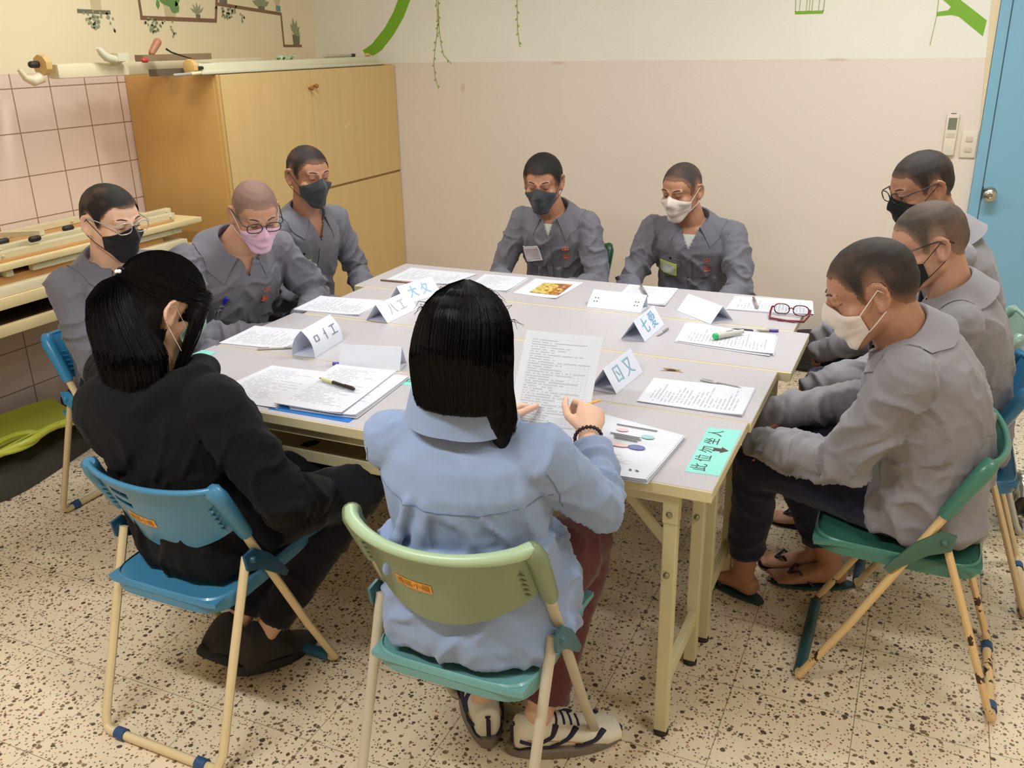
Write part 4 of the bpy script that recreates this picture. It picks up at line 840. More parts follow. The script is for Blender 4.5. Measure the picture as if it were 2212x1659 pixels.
def chairs():
    chair(0.548, -0.285, 0.0, (66, 130, 164), FR, 'blue folding chair with two slots under the woman in black', slots=True, HW=0.20, brace=(20, 72, 100), sleeve=(34, 92, 122), sticker=(0.40, 0.42, 0.095, 0.024))
    chair(1.345, -0.285, 0.0, (126, 140, 106), (196, 184, 160), 'sage green folding chair with pale rolled lip under the woman in blue', lip=(172, 196, 158), brace=(60, 104, 112), sticker=(0.43, 0.52, 0.088, 0.024), HW=0.21, dz=0.045, bow=0.04, seatc=(104, 156, 152))
    chair(2.235, 0.60, PI / 2, (62, 118, 100), (232, 196, 138), 'dark green folding chair with chipped paint at near right', brace=(66, 100, 82), sleeve=(34, 76, 82), HW=0.205, chipped=True)
    chair(2.345, 1.13, PI / 2, (40, 104, 142), (214, 190, 146), 'blue folding chair second from the near right', sleeve=(40, 60, 80))
    chair(2.36, 1.68, PI / 2, (140, 170, 152), (200, 196, 180), 'pale grey-green folding chair nearest the blue door')
    chair(0.56, 2.28, PI, (30, 84, 60), FR, 'dark green folding chair against the back wall, left of the two')
    chair(1.20, 2.46, PI, (60, 110, 80), FR, 'green folding chair against the back wall, right of the two')
    chair(-0.50, 0.47, -PI / 2, (48, 136, 184), FR, 'bright blue folding chair under the man in glasses at far left')
    chair(-0.52, 0.98, -PI / 2, (44, 128, 176), FR, 'blue folding chair under the man in the pink mask')
    chair(-0.52, 1.47, -PI / 2, (44, 128, 176), FR, 'blue folding chair in front of the cupboard')
chairs()

def extras():
    t = thing('fabric_bag', 'black fabric bag with dark red piping lying by the back wall', 'bag', (1.78, 3.13, 0))
    bk = simple('black_nylon', srgb(34, 32, 36), 0.7, bump=0.3); rdp = simple('dark_red_piping', srgb(86, 24, 32), 0.5)
    b = MB(); b.loft([(V((1.80, 3.12, z)), V((0.22 - e, 0.01, 0)), V((0, 0.13 - e, 0))) for z, e in ((0.002, 0.02), (0.02, 0), (0.15, 0.0), (0.175, 0.02), (0.185, 0.05))], 36, 5); b.build('bag_body', bk, t)
    ring = lambda z, e: [V((1.80 + (0.221 - e) * math.copysign(abs(math.cos(a)) ** 0.4, math.cos(a)), 3.12 + (0.131 - e) * math.copysign(abs(math.sin(a)) ** 0.4, math.sin(a)), z)) for a in [2 * PI * k / 48 for k in range(48)]]
    b = MB(); b.tube(ring(0.160, 0.002), 0.005, 6, closed=True); b.build('piping', rdp, t)
    b = MB(); b.box((1.80, 2.9935, 0.09), (0.30, 0.02, 0.09)); b.build('front_pocket', bk, t, bevel=0.008)
    t = thing('plastic_bottle', 'small clear bottle with a bright green cap on the floor behind the green chair', 'bottle', (2.455, 1.33, 0))
    gl = NT('clear_pet'); gl.col(srgb(216, 226, 216)); gl.b.inputs['Transmission Weight'].default_value = 0.6; gl.rough(0.1); gl.b.inputs['IOR'].default_value = 1.3
    X, Y = 2.455, 1.335; b = MB(); b.rings([[V((X + r * math.cos(a * PI / 12), Y + r * math.sin(a * PI / 12), z)) for a in range(24)] for z, r in ((0.001, 0.026), (0.006, 0.031), (0.05, 0.031), (0.055, 0.029), (0.06, 0.031), (0.12, 0.031), (0.15, 0.024), (0.165, 0.014), (0.178, 0.013))]); b.build('bottle_body', gl.m, t)
    b = MB(); b.rings([[V((X + r * math.cos(a * PI / 12), Y + r * math.sin(a * PI / 12), z)) for a in range(24)] for z, r in ((0.172, 0.017), (0.176, 0.018), (0.198, 0.018), (0.2, 0.016))]); b.build('bottle_cap', simple('light_green_cap', srgb(120, 190, 110), 0.4), t)
    foil = NT('silver_foil'); foil.col(srgb(214, 214, 208)); foil.b.inputs['Metallic'].default_value = 1; foil.rough(0.22)
    b = MB(); b.grid(lambda u, v: V((2.60 + 0.05 * math.cos(v * PI * 2) * (0.5 + math.sin(u * PI)) + 0.01 * noise.noise(V((u * 9, v * 7, 0))), 1.58 + 0.16 * (u - 0.5) + 0.008 * noise.noise(V((u * 8, v * 9, 4))), 0.12 + (0.10 + 0.01 * noise.noise(V((u * 11, v * 6, 8)))) * math.sin(v * PI * 2) * (0.4 + 0.6 * math.sin(u * PI)))), 16, 32)
    tag(b.build('foil_bag', foil.m), 'crumpled silver foil bag on the floor at the right edge', 'bag')
extras()
# ================================================================ PEOPLE
DG = bpy.context.evaluated_depsgraph_get
def voxel(mb, name, mat, parent, size, smooth=4, factor=0.5):
    me = bpy.data.meshes.new(name); me.from_pydata(mb.v, [], mb.f)
    bm = bmesh.new(); bm.from_mesh(me); bmesh.ops.recalc_face_normals(bm, faces=bm.faces); bm.to_mesh(me); bm.free()
    o = bpy.data.objects.new(name, me); COL.objects.link(o)
    m = o.modifiers.new('remesh', 'REMESH'); m.mode = 'VOXEL'; m.voxel_size = size; m.use_smooth_shade = True
    if smooth:
        s = o.modifiers.new('smooth', 'SMOOTH'); s.factor = factor; s.iterations = smooth
    DG().update(); e = o.evaluated_get(DG()); nm = bpy.data.meshes.new_from_object(e); o.modifiers.clear(); o.data = nm; nm.name = name
    bpy.data.meshes.remove(me)
    nm.materials.clear()
    for q in (mat if isinstance(mat, (list, tuple)) else [mat]): nm.materials.append(q)
    nm.polygons.foreach_set('use_smooth', [True] * len(nm.polygons))
    if parent is not None: adopt(o, parent)
    return o
def coords(me):
    a = np.empty(len(me.vertices) * 3); me.vertices.foreach_get('co', a); return a.reshape(-1, 3)
def normals(me):
    a = np.empty(len(me.vertices) * 3); me.vertices.foreach_get('normal', a); return a.reshape(-1, 3)
def setco(me, a): me.vertices.foreach_set('co', a.ravel()); me.update()
def smoothstep(a, b, x):
    t = max(0.0, min(1.0, (x - a) / (b - a))); return t * t * (3 - 2 * t)
def fold(o, segs, amp, seed=0, soft=1.0):
    """cloth wrinkles: segs = (A, B, kind, strength at A, strength at B); kind 'arm' rings round the limb, 'torso' drapes along it"""
    me = o.data; co = coords(me); no = normals(me); out = co.copy(); off = V((seed * 7.3, seed * 3.1, seed * 5.7))
    A = np.array([tuple(s[0]) for s in segs]); B = np.array([tuple(s[1]) for s in segs]); D = B - A; L2 = (D ** 2).sum(1)
    t = np.clip(((co[:, None, :] - A[None]) * D[None]).sum(2) / L2, 0, 1); dist = np.linalg.norm(co[:, None, :] - (A[None] + t[..., None] * D[None]), axis=2)
    R = np.array([s[5] for s in segs]); k = (dist / R).argmin(1)
    for i in range(len(co)):
        s = segs[k[i]]; ti = t[i, k[i]]; ax = V(tuple(D[k[i]])).normalized(); p = V(co[i]); al = ax * p.dot(ax); pe = p - al
        st = lerp(s[3], s[4], ti)
        if s[2] == 'arm':
            q = al * 10.5 + pe * 6.5 + off; q2 = al * 23 + pe * 12 + off * 2
        else:
            q = al * 5.5 + pe * 11 + off; q2 = al * 13 + pe * 19 + off * 2
        w_ = noise.noise_vector(p * 5 + off) * 0.9; a = noise.noise(q + w_); b_ = noise.noise(q2 + w_)
        r = (1 - min(1, abs(a) * 3.6)) ** 1.5 * 1.9 + (1 - min(1, abs(b_) * 3.0)) ** 2 * 0.55 - 0.5
        r += noise.noise(p * 6 + off) * 0.8 * soft
        out[i] += no[i] * amp * st * r
    setco(me, out)
def drop_faces(o, fn):
    bm = bmesh.new(); bm.from_mesh(o.data); kill = [v for v in bm.verts if fn(v.co)]
    bmesh.ops.delete(bm, geom=kill, context='VERTS'); bm.to_mesh(o.data); bm.free()
def ik(S, W, L1, L2, pole):
    d = W - S; L = min(d.length, (L1 + L2) * 0.995); dn = d.normalized(); a = (L1 * L1 - L2 * L2 + L * L) / (2 * L); h = math.sqrt(max(0, L1 * L1 - a * a))
    p = V(pole); p = (p - dn * p.dot(dn)).normalized(); return S + dn * a + p * h
def bvh(o):
    m = world_of(o); return BVHTree.FromPolygons([m @ v.co for v in o.data.vertices], [tuple(p.vertices) for p in o.data.polygons])
def hand(mb, W, d, n, s=1, curl=0.5, sc=1.0, thumb=0.6, spread=1.0, fist=None):
    """W wrist, d direction of the palm, n = back-of-hand normal; s=+1: thumb on the side n x d"""
    d = d.normalized(); n = (n - d * n.dot(d)).normalized(); t = n.cross(d).normalized() * s   # t points to the thumb side
    pl = 0.085 * sc
    mb.loft([(W - d * 0.02, t * 0.024 * sc, n * 0.019 * sc), (W + d * 0.012, t * 0.027 * sc, n * 0.018 * sc), (W + d * pl * 0.6, t * 0.040 * sc, n * 0.015 * sc), (W + d * pl, t * 0.038 * sc, n * 0.011 * sc)], 16, 2.4)
    lens = [(0.042, 0.024, 0.019), (0.046, 0.028, 0.020), (0.043, 0.026, 0.019), (0.034, 0.019, 0.017)]
    for k in range(4):
        c = curl[k] if isinstance(curl, (list, tuple)) else curl
        x = (0.0285 - 0.019 * k) * sc; p = W + d * (pl - (0.003 if k in (0, 2) else 0.010 if k == 3 else 0)) + t * x; r = (0.0088, 0.0092, 0.0086, 0.0074)[k] * sc
        fd = (d + t * (1.5 - k) * 0.09 * spread).normalized(); ang = 0
        for j, L in enumerate(lens[k]):
            ang += c * (0.9, 1.25, 0.8)[j]; dd = (fd * math.cos(ang) - n * math.sin(ang)).normalized(); q = p + dd * L * sc; mb.cap(p, r * (1 - 0.06 * j), q, r * (0.94 - 0.07 * j), 10); p = q
    p = W + d * 0.018 * sc + t * 0.022 * sc - n * 0.006 * sc; dirs = [(d * 0.62 + t * 0.75 - n * 0.25), (d * 0.85 + t * 0.35 * (1 - thumb) - n * 0.45 * thumb), (d * 0.95 - t * 0.25 * thumb - n * 0.35 * thumb)]
    for dd, L, r0, r1 in zip(dirs, (0.042, 0.034, 0.026), (0.0135, 0.0105, 0.0095), (0.0108, 0.0097, 0.0078)):
        q = p + dd.normalized() * L * sc; mb.cap(p, r0 * sc, q, r1 * sc, 10); p = q
def foot(mb, An, d, sc=1.0, pitch=0.0, grow=0.0):
    """bare foot: ankle An (about 8 cm above the sole), toe direction d"""
    d = V((d[0], d[1], 0)).normalized(); up = V((0, 0, 1)); F = (d * math.cos(pitch) - up * math.sin(pitch)).normalized(); U = (up * math.cos(pitch) + d * math.sin(pitch)).normalized(); S = F.cross(U).normalized()
    heel = An - F * 0.035 - U * 0.055; g = grow
    mb.loft([(heel - F * 0.018 + U * 0.02, S * (0.02 + g), U * (0.022 + g)), (heel + U * 0.018, S * (0.030 + g), U * (0.034 + g)), (heel + F * 0.06 + U * 0.02, S * (0.032 + g), U * (0.036 + g)), (heel + F * 0.115 + U * 0.008, S * (0.040 + g), U * (0.026 + g)), (heel + F * 0.16 - U * 0.002, S * (0.044 + g), U * (0.017 + g)), (heel + F * 0.19 - U * 0.006, S * (0.040 + g), U * (0.013 + g))], 16, 2.2)
    mb.cap(An + U * 0.02, 0.034 + g, heel + F * 0.05 + U * 0.02, 0.032 + g)
    if g < 0.003:
        for k in range(5):
            x = (0.033, 0.015, 0.0, -0.014, -0.027)[k]; L = (0.042, 0.038, 0.034, 0.029, 0.022)[k]; r = (0.0115, 0.008, 0.0075, 0.007, 0.007)[k]
            mb.cap(heel + F * 0.178 + S * x - U * 0.006, r, heel + F * (0.178 + L) + S * x * 1.05 - U * 0.009, r * 0.9, 8)
    return heel, F, U, S
class Head:
    def __init__(s, c, yaw, pitch, roll=0.0, sc=1.0):
        fh = V((math.cos(yaw), math.sin(yaw), 0)); z = V((0, 0, 1)); f = fh * math.cos(pitch) - z * math.sin(pitch); u = z * math.cos(pitch) + fh * math.sin(pitch); r = f.cross(u).normalized()
        r2 = r * math.cos(roll) + u * math.sin(roll); u2 = u * math.cos(roll) - r * math.sin(roll)
        s.R = Matrix((r2, f, u2)).transposed(); s.Ri = s.R.transposed(); s.c = V(c); s.k = sc
    def __call__(s, x, y, z): return s.c + s.R @ V((x, y, z)) * s.k
    def inv(s, p): return s.Ri @ (V(p) - s.c) / s.k
def head_prims(mb, H):
    E = lambda c, r, R=None: mb.ell(H(*c), tuple(q * H.k for q in r), H.R @ R if R else H.R, 20)
    C = lambda a, r0, b, r1: mb.cap(H(*a), r0 * H.k, H(*b), r1 * H.k)
    E((0, -0.014, 0.033), (0.077, 0.097, 0.083)); E((0, -0.03, 0.012), (0.072, 0.080, 0.075)); E((0, 0.025, -0.028), (0.063, 0.062, 0.080)); E((0, 0.035, 0.035), (0.062, 0.050, 0.050))
    for s in (-1, 1):
        C((s * 0.052, -0.004, -0.055), 0.018, (s * 0.018, 0.060, -0.100), 0.017); C((s * 0.054, -0.004, -0.02), 0.018, (s * 0.052, -0.004, -0.055), 0.018); E((s * 0.042, 0.050, -0.025), (0.024, 0.026, 0.022)); E((s * 0.013, 0.093, -0.034), (0.009, 0.010, 0.008))
        E((s * 0.031, 0.0735, 0.010), (0.015, 0.012, 0.011)); C((s * 0.012, 0.0855, 0.026), 0.007, (s * 0.045, 0.074, 0.027), 0.007)
        # ear
        e = [(0.000, 0.030), (-0.012, 0.033), (-0.022, 0.024), (-0.024, 0.008), (-0.019, -0.010), (-0.010, -0.024), (0.000, -0.029), (0.004, -0.020)]
        P_ = [H(s * (0.080 + 0.010 * min(1, max(0, -y_ / 0.02))), -0.010 + y_, -0.004 + z_) for y_, z_ in e]
        for a, b in zip(P_, P_[1:]): mb.cap(a, 0.0052 * H.k, b, 0.0052 * H.k, 8)
        mb.cap(H(s * 0.081, -0.008, -0.032), 0.0065 * H.k, H(s * 0.083, -0.012, -0.030), 0.0065 * H.k, 8)
        E((s * 0.079, -0.020, -0.003), (0.0045, 0.017, 0.026)); C((s * 0.074, -0.010, 0.008), 0.010, (s * 0.074, -0.010, -0.018), 0.010)
    E((0, 0.064, -0.100), (0.022, 0.019, 0.017)); C((0, 0.086, 0.016), 0.008, (0, 0.103, -0.024), 0.0105); E((0, 0.080, -0.062), (0.024, 0.015, 0.020)); C((-0.018, 0.088, -0.058), 0.0045, (0.018, 0.088, -0.058), 0.0045); C((-0.016, 0.087, -0.068), 0.005, (0.016, 0.087, -0.068), 0.005)
def hairline(y):
    pts = [(-0.13, -0.062), (-0.085, -0.060), (-0.060, -0.045), (-0.040, -0.022), (-0.030, 0.022), (-0.012, 0.036), (0.006, 0.024), (0.014, -0.010), (0.026, -0.004), (0.034, 0.026), (0.052, 0.046), (0.066, 0.060), (0.088, 0.067), (0.2, 0.068)]
    for (a, b), (c, d) in zip(pts, pts[1:]):
        if y <= c: return b + (d - b) * (y - a) / (c - a)
    return pts[-1][1]
def buzz(body, H, mat, parent, thick=0.0022, fadew=0.035, recede=0.0, name='hair'):
    me = body.data; M_ = world_of(body); bm = bmesh.new(); bm.from_mesh(me); keep = set(); dens = {}
    for v in bm.verts:
        q = H.inv(M_ @ v.co)
        if q.length > 0.17: continue
        if abs(q.x) > 0.081 and q.z < 0.035 and q.y > -0.05: continue
        corner = 0.014 * smoothstep(0.02, 0.05, abs(q.x)) * smoothstep(0.04, 0.06, q.y) + recede * smoothstep(0.02, 0.07, q.y)
        hl = hairline(q.y) + corner; s = q.z - hl
        if s > 0: keep.add(v.index); dens[v.index] = min(1, (s / fadew) ** 0.7 * 0.7 + 0.34 + 0.1 * smoothstep(0.0, 0.1, q.z))
    idx = {}; vs = []; ds = []; fs = []
    bm.faces.ensure_lookup_table()
    for f in bm.faces:
        if all(v.index in keep for v in f.verts):
            r = []
            for v in f.verts:
                if v.index not in idx:
                    idx[v.index] = len(vs); vs.append(M_ @ (v.co + v.normal * thick)); ds.append(dens[v.index])
                r.append(idx[v.index])
            fs.append(tuple(r))
    bm.free(); b = MB(); b.add(vs, fs); 
    o = b.build(name, mat, parent); a = o.data.attributes.new('stubble', 'FLOAT', 'POINT'); a.data.foreach_set('value', ds); return o
def face_details(H, parent, dark, lash=True):
    tree = bvh([c for c in bpy.data.objects if c.parent == parent and c.name.startswith('body')][0])
    def G(x, y, z):
        h = tree.ray_cast(H(x, 0.2, z), H.R @ V((0, -1, 0)), 0.3); return (h[0] + H.R @ V((0, 0.0018, 0))) if h[0] is not None else H(x, y, z)
    for s in (-1, 1):
        b = MB(); b.tube([G(s * 0.015, 0.0945, 0.030), G(s * 0.024, 0.092, 0.0325), G(s * 0.034, 0.09, 0.034), G(s * 0.042, 0.0835, 0.033), G(s * 0.050, 0.072, 0.029)], [0.0014, 0.0022, 0.0022, 0.0018, 0.0008], 8); b.build('eyebrow', dark, parent)
        b = MB(); b.tube([G(s * 0.018, 0.0865, 0.006), G(s * 0.026, 0.0878, 0.0035), G(s * 0.036, 0.0862, 0.0035), G(s * 0.044, 0.079, 0.006)], [0.0008, 0.0016, 0.0016, 0.0008], 6); b.build('eyelash', dark, parent)
def mask(bodyb, H, mat, loopm, parent, style='surgical', low=0.0, az=62, thick=0.0015, loop_r=0.0013):
    N, Mv = 28, 18; O = (0, 0.0, -0.035); Oo = H(*O); r = np.zeros((N + 1, Mv + 1)); dirs = {}
    top0, top1 = math.radians(26 - low), math.radians(6 - low); b0, b1 = math.radians(-50), math.radians(-30)
    for i in range(N + 1):
        a = math.radians(az) * (2 * i / N - 1); k = abs(2 * i / N - 1)
        t0 = lerp(top0, top1, k ** 0.7); t1 = lerp(b0, b1, k ** 1.5)
        for j in range(Mv + 1):
            e = lerp(t1, t0, j / Mv); d = H.R @ V((math.sin(a) * math.cos(e), math.cos(a) * math.cos(e), math.sin(e))); dirs[i, j] = d
            h = bodyb.ray_cast(Oo + d * 0.22, -d, 0.2); r[i, j] = min(0.112 * H.k, 0.22 - h[3]) if h[0] is not None else 0.08
    base = r.copy()
    for it in range(5):
        p = np.pad(r, 1, mode='edge'); r = np.maximum(base, (p[:-2, 1:-1] + p[2:, 1:-1] + p[1:-1, :-2] + p[1:-1, 2:]) / 4)
    for i in range(N + 1):
        for j in range(Mv + 1):
            k = abs(2 * i / N - 1); v = j / Mv; off = 0.0035 + 0.004 * (1 - k) * math.sin(PI * v)
            if style == 'surgical': off += 0.0016 * abs(math.sin(v * PI * 4)) * (1 - k ** 3)
            else: off += 0.006 * max(0, 1 - k * 4) * math.sin(PI * v) + 0.0008 * math.sin(v * 23 + i)
            r[i, j] += off
    b = MB(); g = lambda u, v: Oo + dirs[round(u * N), round(v * Mv)] * r[round(u * N), round(v * Mv)]
    b.grid(g, N, Mv, thick); m = b.build('face_mask', mat, parent)
    for s, i in ((-1, 0), (1, N)):
        for j, zz in ((Mv, 0.018), (0, -0.034)):
            p = g(i / N, j / Mv); q = H(s * 0.0845, -0.016, zz); b = MB(); mid = (p + q) / 2 + (H(s * 0.086, 0.02, -0.01) - (p + q) / 2) * 0.0 
            c = H.inv(mid); mid = H(s * max(abs(c.x), 0.074), c.y, c.z)
            b.tube([p, mid, q, H(s * 0.083, -0.034, 0.0 if zz > 0 else -0.012)], loop_r, 6); b.build('ear_loop', loopm, m)
    return m
def glasses(H, parent, mat, lens=None, thick=0.0020):
    g = thing_part('eyeglasses', parent)
    for s in (-1, 1):
        pts = [H(s * 0.033 + 0.026 * math.copysign(abs(math.cos(a)) ** 0.75, math.cos(a)), 0.1015 - 0.10 * abs(s * 0.033 + 0.026 * math.cos(a)) ** 1.2, 0.008 + 0.018 * math.copysign(abs(math.sin(a)) ** 0.75, math.sin(a))) for a in [2 * PI * k / 24 for k in range(24)]]
        b = MB(); b.tube(pts, thick, 8, closed=True); b.build('rim', mat, g)
        b = MB(); b.tube([H(s * 0.058, 0.098, 0.018), H(s * 0.070, 0.088, 0.019), H(s * 0.0845, -0.004, 0.024), H(s * 0.084, -0.03, 0.020), H(s * 0.080, -0.048, 0.004)], [thick, thick * 1.1, thick, thick, thick * 1.2], 8); b.build('temple', mat, g)
    b = MB(); b.tube([H(-0.009, 0.102, 0.014), H(0, 0.1045, 0.018), H(0.009, 0.102, 0.014)], thick, 8); b.build('bridge', mat, g)
    return g
def thing_part(name, parent):
    o = bpy.data.objects.new(name, None); COL.objects.link(o); o.location = world_of(parent).translation; adopt(o, parent); o.empty_display_size = 0.05
    return o
def collar(N, up, f, mat, parent, r0=0.062, gap=24, fall=0.05, spread=0.05, stand=0.032, name='collar', wide=1.12, tip=0.03, tree=None):
    up = up.normalized(); f = (f - up * f.dot(up)).normalized(); rt = f.cross(up).normalized()
    def fn(u, v):
        th = math.radians(lerp(gap, 360 - gap, u)); c, s = math.cos(th), math.sin(th); fr = max(0, c); e = abs(2 * u - 1) ** 6
        prof = [(0.0, -0.02), (0.002, stand * 0.6), (0.005, stand), (0.012, stand + 0.004), (0.012 + spread * 0.45, stand - fall * 0.35), (0.012 + spread, stand - fall - 0.01)]
        x = v * (len(prof) - 1); i = min(int(x), len(prof) - 2); a = x - i; pr = lerp(prof[i][0], prof[i + 1][0], a); pz = lerp(prof[i][1], prof[i + 1][1], a)
        k = max(0, v - 0.5) * 2; low = -0.030 * fr - 0.010 * abs(s)
        R = r0 + pr * (1 - 0.35 * fr); p = N + (f * c * R + rt * s * R * wide) + up * (pz + low - tip * 0.6 * e * k) + f * (0.012 * fr)
        p = p + rt * (math.copysign(1, s) * tip * 0.55 * e * k)
        if tree is not None and v > 0.5:
            h = tree.ray_cast(p + up * 0.05, -up, 0.14)
            if h[0] is not None and h[3] < 0.078: p = p.lerp(h[0] + up * 0.005 + (p - N).normalized() * 0.002, smoothstep(0.5, 0.95, v))
            else: p = p - up * 0.022 * smoothstep(0.5, 0.95, v)
        return p
    b = MB(); b.grid(fn, 44, 15, 0.0022); return b.build(name, mat, parent)
def stick_grid(tree, P0, X, Y, Nn, w_, h_, mat, parent, name, off=0.003, nu=8, nv=8, shape=None, thick=0.001):
    """lay a small patch on the cloth: rays go along -Nn onto the garment"""
    X, Y, Nn = X.normalized(), Y.normalized(), Nn.normalized()
    def fn(u, v):
        a, c = (u - 0.5) * w_, (v - 0.5) * h_
        if shape: a, c = shape(u, v)
        q = P0 + X * a + Y * c + Nn * 0.15; h = tree.ray_cast(q, -Nn, 0.35); return (h[0] if h[0] is not None else q - Nn * 0.15) + Nn * off
    b = MB(); b.grid(fn, nu, nv, thick); return b.build(name, mat, parent)
def stick_text(tree, s, size, P0, X, Y, Nn, mat, parent, off=0.004, name='lettering'):
    vs, fs = text_mesh(s, size); out = []
    for p in vs:
        q = P0 + X * p.x + Y * p.y + Nn * 0.15; h = tree.ray_cast(q, -Nn, 0.35); out.append((h[0] if h[0] is not None else q - Nn * 0.15) + Nn * off)
    b = MB(); b.add(out, fs); return b.build(name, mat, parent, smooth=False)

SK = mat_skin('skin_warm', srgb(194, 146, 120)); SK2 = mat_skin('skin_tan', srgb(174, 126, 98)); SKL = mat_skin('skin_light', srgb(222, 180, 152))
GREY = mat_cloth('grey_uniform_cloth', srgb(112, 111, 120)); NAVY = mat_cloth('navy_trousers', srgb(30, 30, 52), rough=0.9)
BLACKC = mat_cloth('black_knit', srgb(13, 13, 14), var=0.15, rough=0.95, sheen=0.02); WHITE_T = mat_cloth('white_undershirt', srgb(216, 216, 208))
HAIRB = simple('black_brow', srgb(30, 24, 22), 0.6); MB_BLACK = mat_cloth('black_mask_cloth', srgb(24, 24, 28), rough=0.8); MB_GREY = mat_cloth('charcoal_mask_cloth', srgb(62, 66, 70)); MB_PINK = mat_cloth('pink_mask', srgb(226, 186, 208), bump=0.05); MB_WHITE = mat_cloth('white_mask', srgb(222, 210, 200), bump=0.05); MB_GREEN = mat_cloth('pale_green_mask', srgb(150, 190, 170), bump=0.05)
LOOPW = simple('white_elastic', srgb(230, 226, 214), 0.7); LOOPB = simple('black_elastic', srgb(30, 30, 34), 0.7); BLK = simple('black_frame', srgb(24, 22, 24), 0.3)

def person(label, P, N, Hc, fy, hy, hp, wrists, knees, ankles, *, hr=0.0, skin=SK, shirt=GREY, pants=NAVY, sw=0.165, bulk=1.0, hs=1.05, poles=None, lean=0.03, footdir=None, vox=0.0055, sh=None, amp=0.0065, seed=1, open_neck=True, shirt_open=0.035, head_first=True, hem=0.13, neck_r=0.054, prims=None, body_prims=None, curl=0.55, hand_n=None, arm_r=1.0, sleeve_end=0.03, jvox=0.0068, bare_shin=True, foot_pitch=(0, 0), L1=0.285, L2=0.25, pants_len=1.0, shrug=0.0, collar_kw=None, undershirt=False, hipw=0.90, handed=(True, True), pant_r=1.0):
    P, N, Hc = V(P), V(N), V(Hc); f = V((math.cos(fy), math.sin(fy), 0)); r = V((f.y, -f.x, 0)); up = V((0, 0, 1))
    t = thing('person', label, 'person', (P.x, P.y, 0)); H = Head(Hc, hy, hp, hr, hs)
    axis = (N - P); ctrl = (P + N) / 2 - f * lean
    bez = lambda q: P * (1 - q) ** 2 + ctrl * 2 * q * (1 - q) + N * q * q
    sr = V(sh).normalized() if sh else r       # shoulder line (towards the person's right)
    sfd = up.cross(sr); sfd = sfd if sfd.dot(f) > 0 else -sfd
    def rr(q): v = r.lerp(sr, min(1, max(0, q))); return v.normalized()
    def ff(q):
        v = rr(q).cross((bez(min(1, q + 0.05)) - bez(max(0, q - 0.05))).normalized()); return (-v if v.dot(f) < 0 else v).normalized()
    secs = [(-0.16, 0.186 * hipw, 0.130), (-0.05, 0.186 * hipw, 0.135), (0.12, 0.172 * hipw, 0.130), (0.35, 0.160, 0.122), (0.58, 0.172, 0.125), (0.76, 0.178, 0.120), (0.87, 0.156, 0.104), (0.94, 0.115, 0.086), (0.99, 0.074, 0.066)]
    cen = lambda q: bez(q) if q >= 0 else P + (bez(0.05) - P).normalized() * q * axis.length * 0.9
    def torso(mb, k, hemq=-0.16, grow=0.0):
        mb.loft([(cen(max(q, hemq)), rr(q) * (a * k * bulk + grow), ff(max(0.02, q)) * (b * k * bulk + grow)) for q, a, b in secs], 28, 2.4)
    tdir = (bez(1) - bez(0.8)).normalized()
    S = [N - tdir * 0.062 + sr * (s * sw) + up * shrug for s in (1, -1)]; Wr = [V(w_) for w_ in wrists]; Kn = [V(k) for k in knees]; An = [V(a) for a in ankles]
    poles = poles or [(r * 0.6 - up * 0.8 - f * 0.3), (-r * 0.6 - up * 0.8 - f * 0.3)]
    El = [ik(S[i], Wr[i], L1, L2, poles[i]) for i in (0, 1)]
    for i in (0, 1):   # do not let a wrist hang beyond reach
        if (Wr[i] - El[i]).length > L2 * 1.05: Wr[i] = El[i] + (Wr[i] - El[i]).normalized() * L2
    Hp = [P + r * 0.088 - up * 0.015, P - r * 0.088 - up * 0.015]
    # --- body: head, neck, torso, arms with hands, legs with feet in one skin
    mb = MB(); head_prims(mb, H); mb.cap(N - tdir * 0.03, neck_r * 1.12, H(0, -0.018, -0.070), neck_r * 0.98); mb.cap(H(0, -0.035, -0.04), 0.048 * hs, N - f * 0.012, neck_r)
    torso(mb, 0.86, -0.05)
    for i in (0, 1):
        s = 1 if i == 0 else -1
        mb.cap(N - tdir * 0.035 + sr * s * 0.05, 0.040, S[i], 0.046 * arm_r); mb.cap(S[i], 0.046 * arm_r, El[i], 0.036 * arm_r); mb.cap(El[i], 0.035 * arm_r, Wr[i], 0.024 * arm_r)
        d = (Wr[i] - El[i]).normalized(); hn = V(hand_n[i]) if hand_n and hand_n[i] else up
        hd = d
        if handed[i]: hand(mb, Wr[i] + d * 0.01, hd, hn, s=1 if i == 0 else -1, curl=curl[i] if isinstance(curl, (list, tuple)) else curl, sc=0.95 * hs)
        mb.cap(Hp[i], 0.078, Kn[i], 0.050); mb.cap(Kn[i], 0.049, lerp(Kn[i], An[i], 0.4), 0.050); mb.cap(lerp(Kn[i], An[i], 0.4), 0.050, An[i], 0.034)
    fd = footdir or [f, f]; feet = []
    for i in (0, 1): feet.append(foot(mb, An[i], fd[i], pitch=foot_pitch[i]))
    if body_prims: body_prims(mb, locals())
    body = voxel(mb, 'body', skin, t, vox, 3)
    mw = world_of(body); mwi = mw.inverted()
    for v_ in body.data.vertices:      # hollow of the ear
        q = H.inv(mw @ v_.co)
        if abs(q.x) > 0.070 and abs(q.y + 0.016) < 0.03 and abs(q.z + 0.001) < 0.03:
            g = math.exp(-((q.y + 0.017) / 0.0085) ** 2 - ((q.z + 0.002) / 0.013) ** 2); q.x -= math.copysign(0.0085 * g, q.x); v_.co = mwi @ H(*q)
    # --- upper garment
    mb = MB(); torso(mb, 1.0, -hem / axis.length * 1.1); 
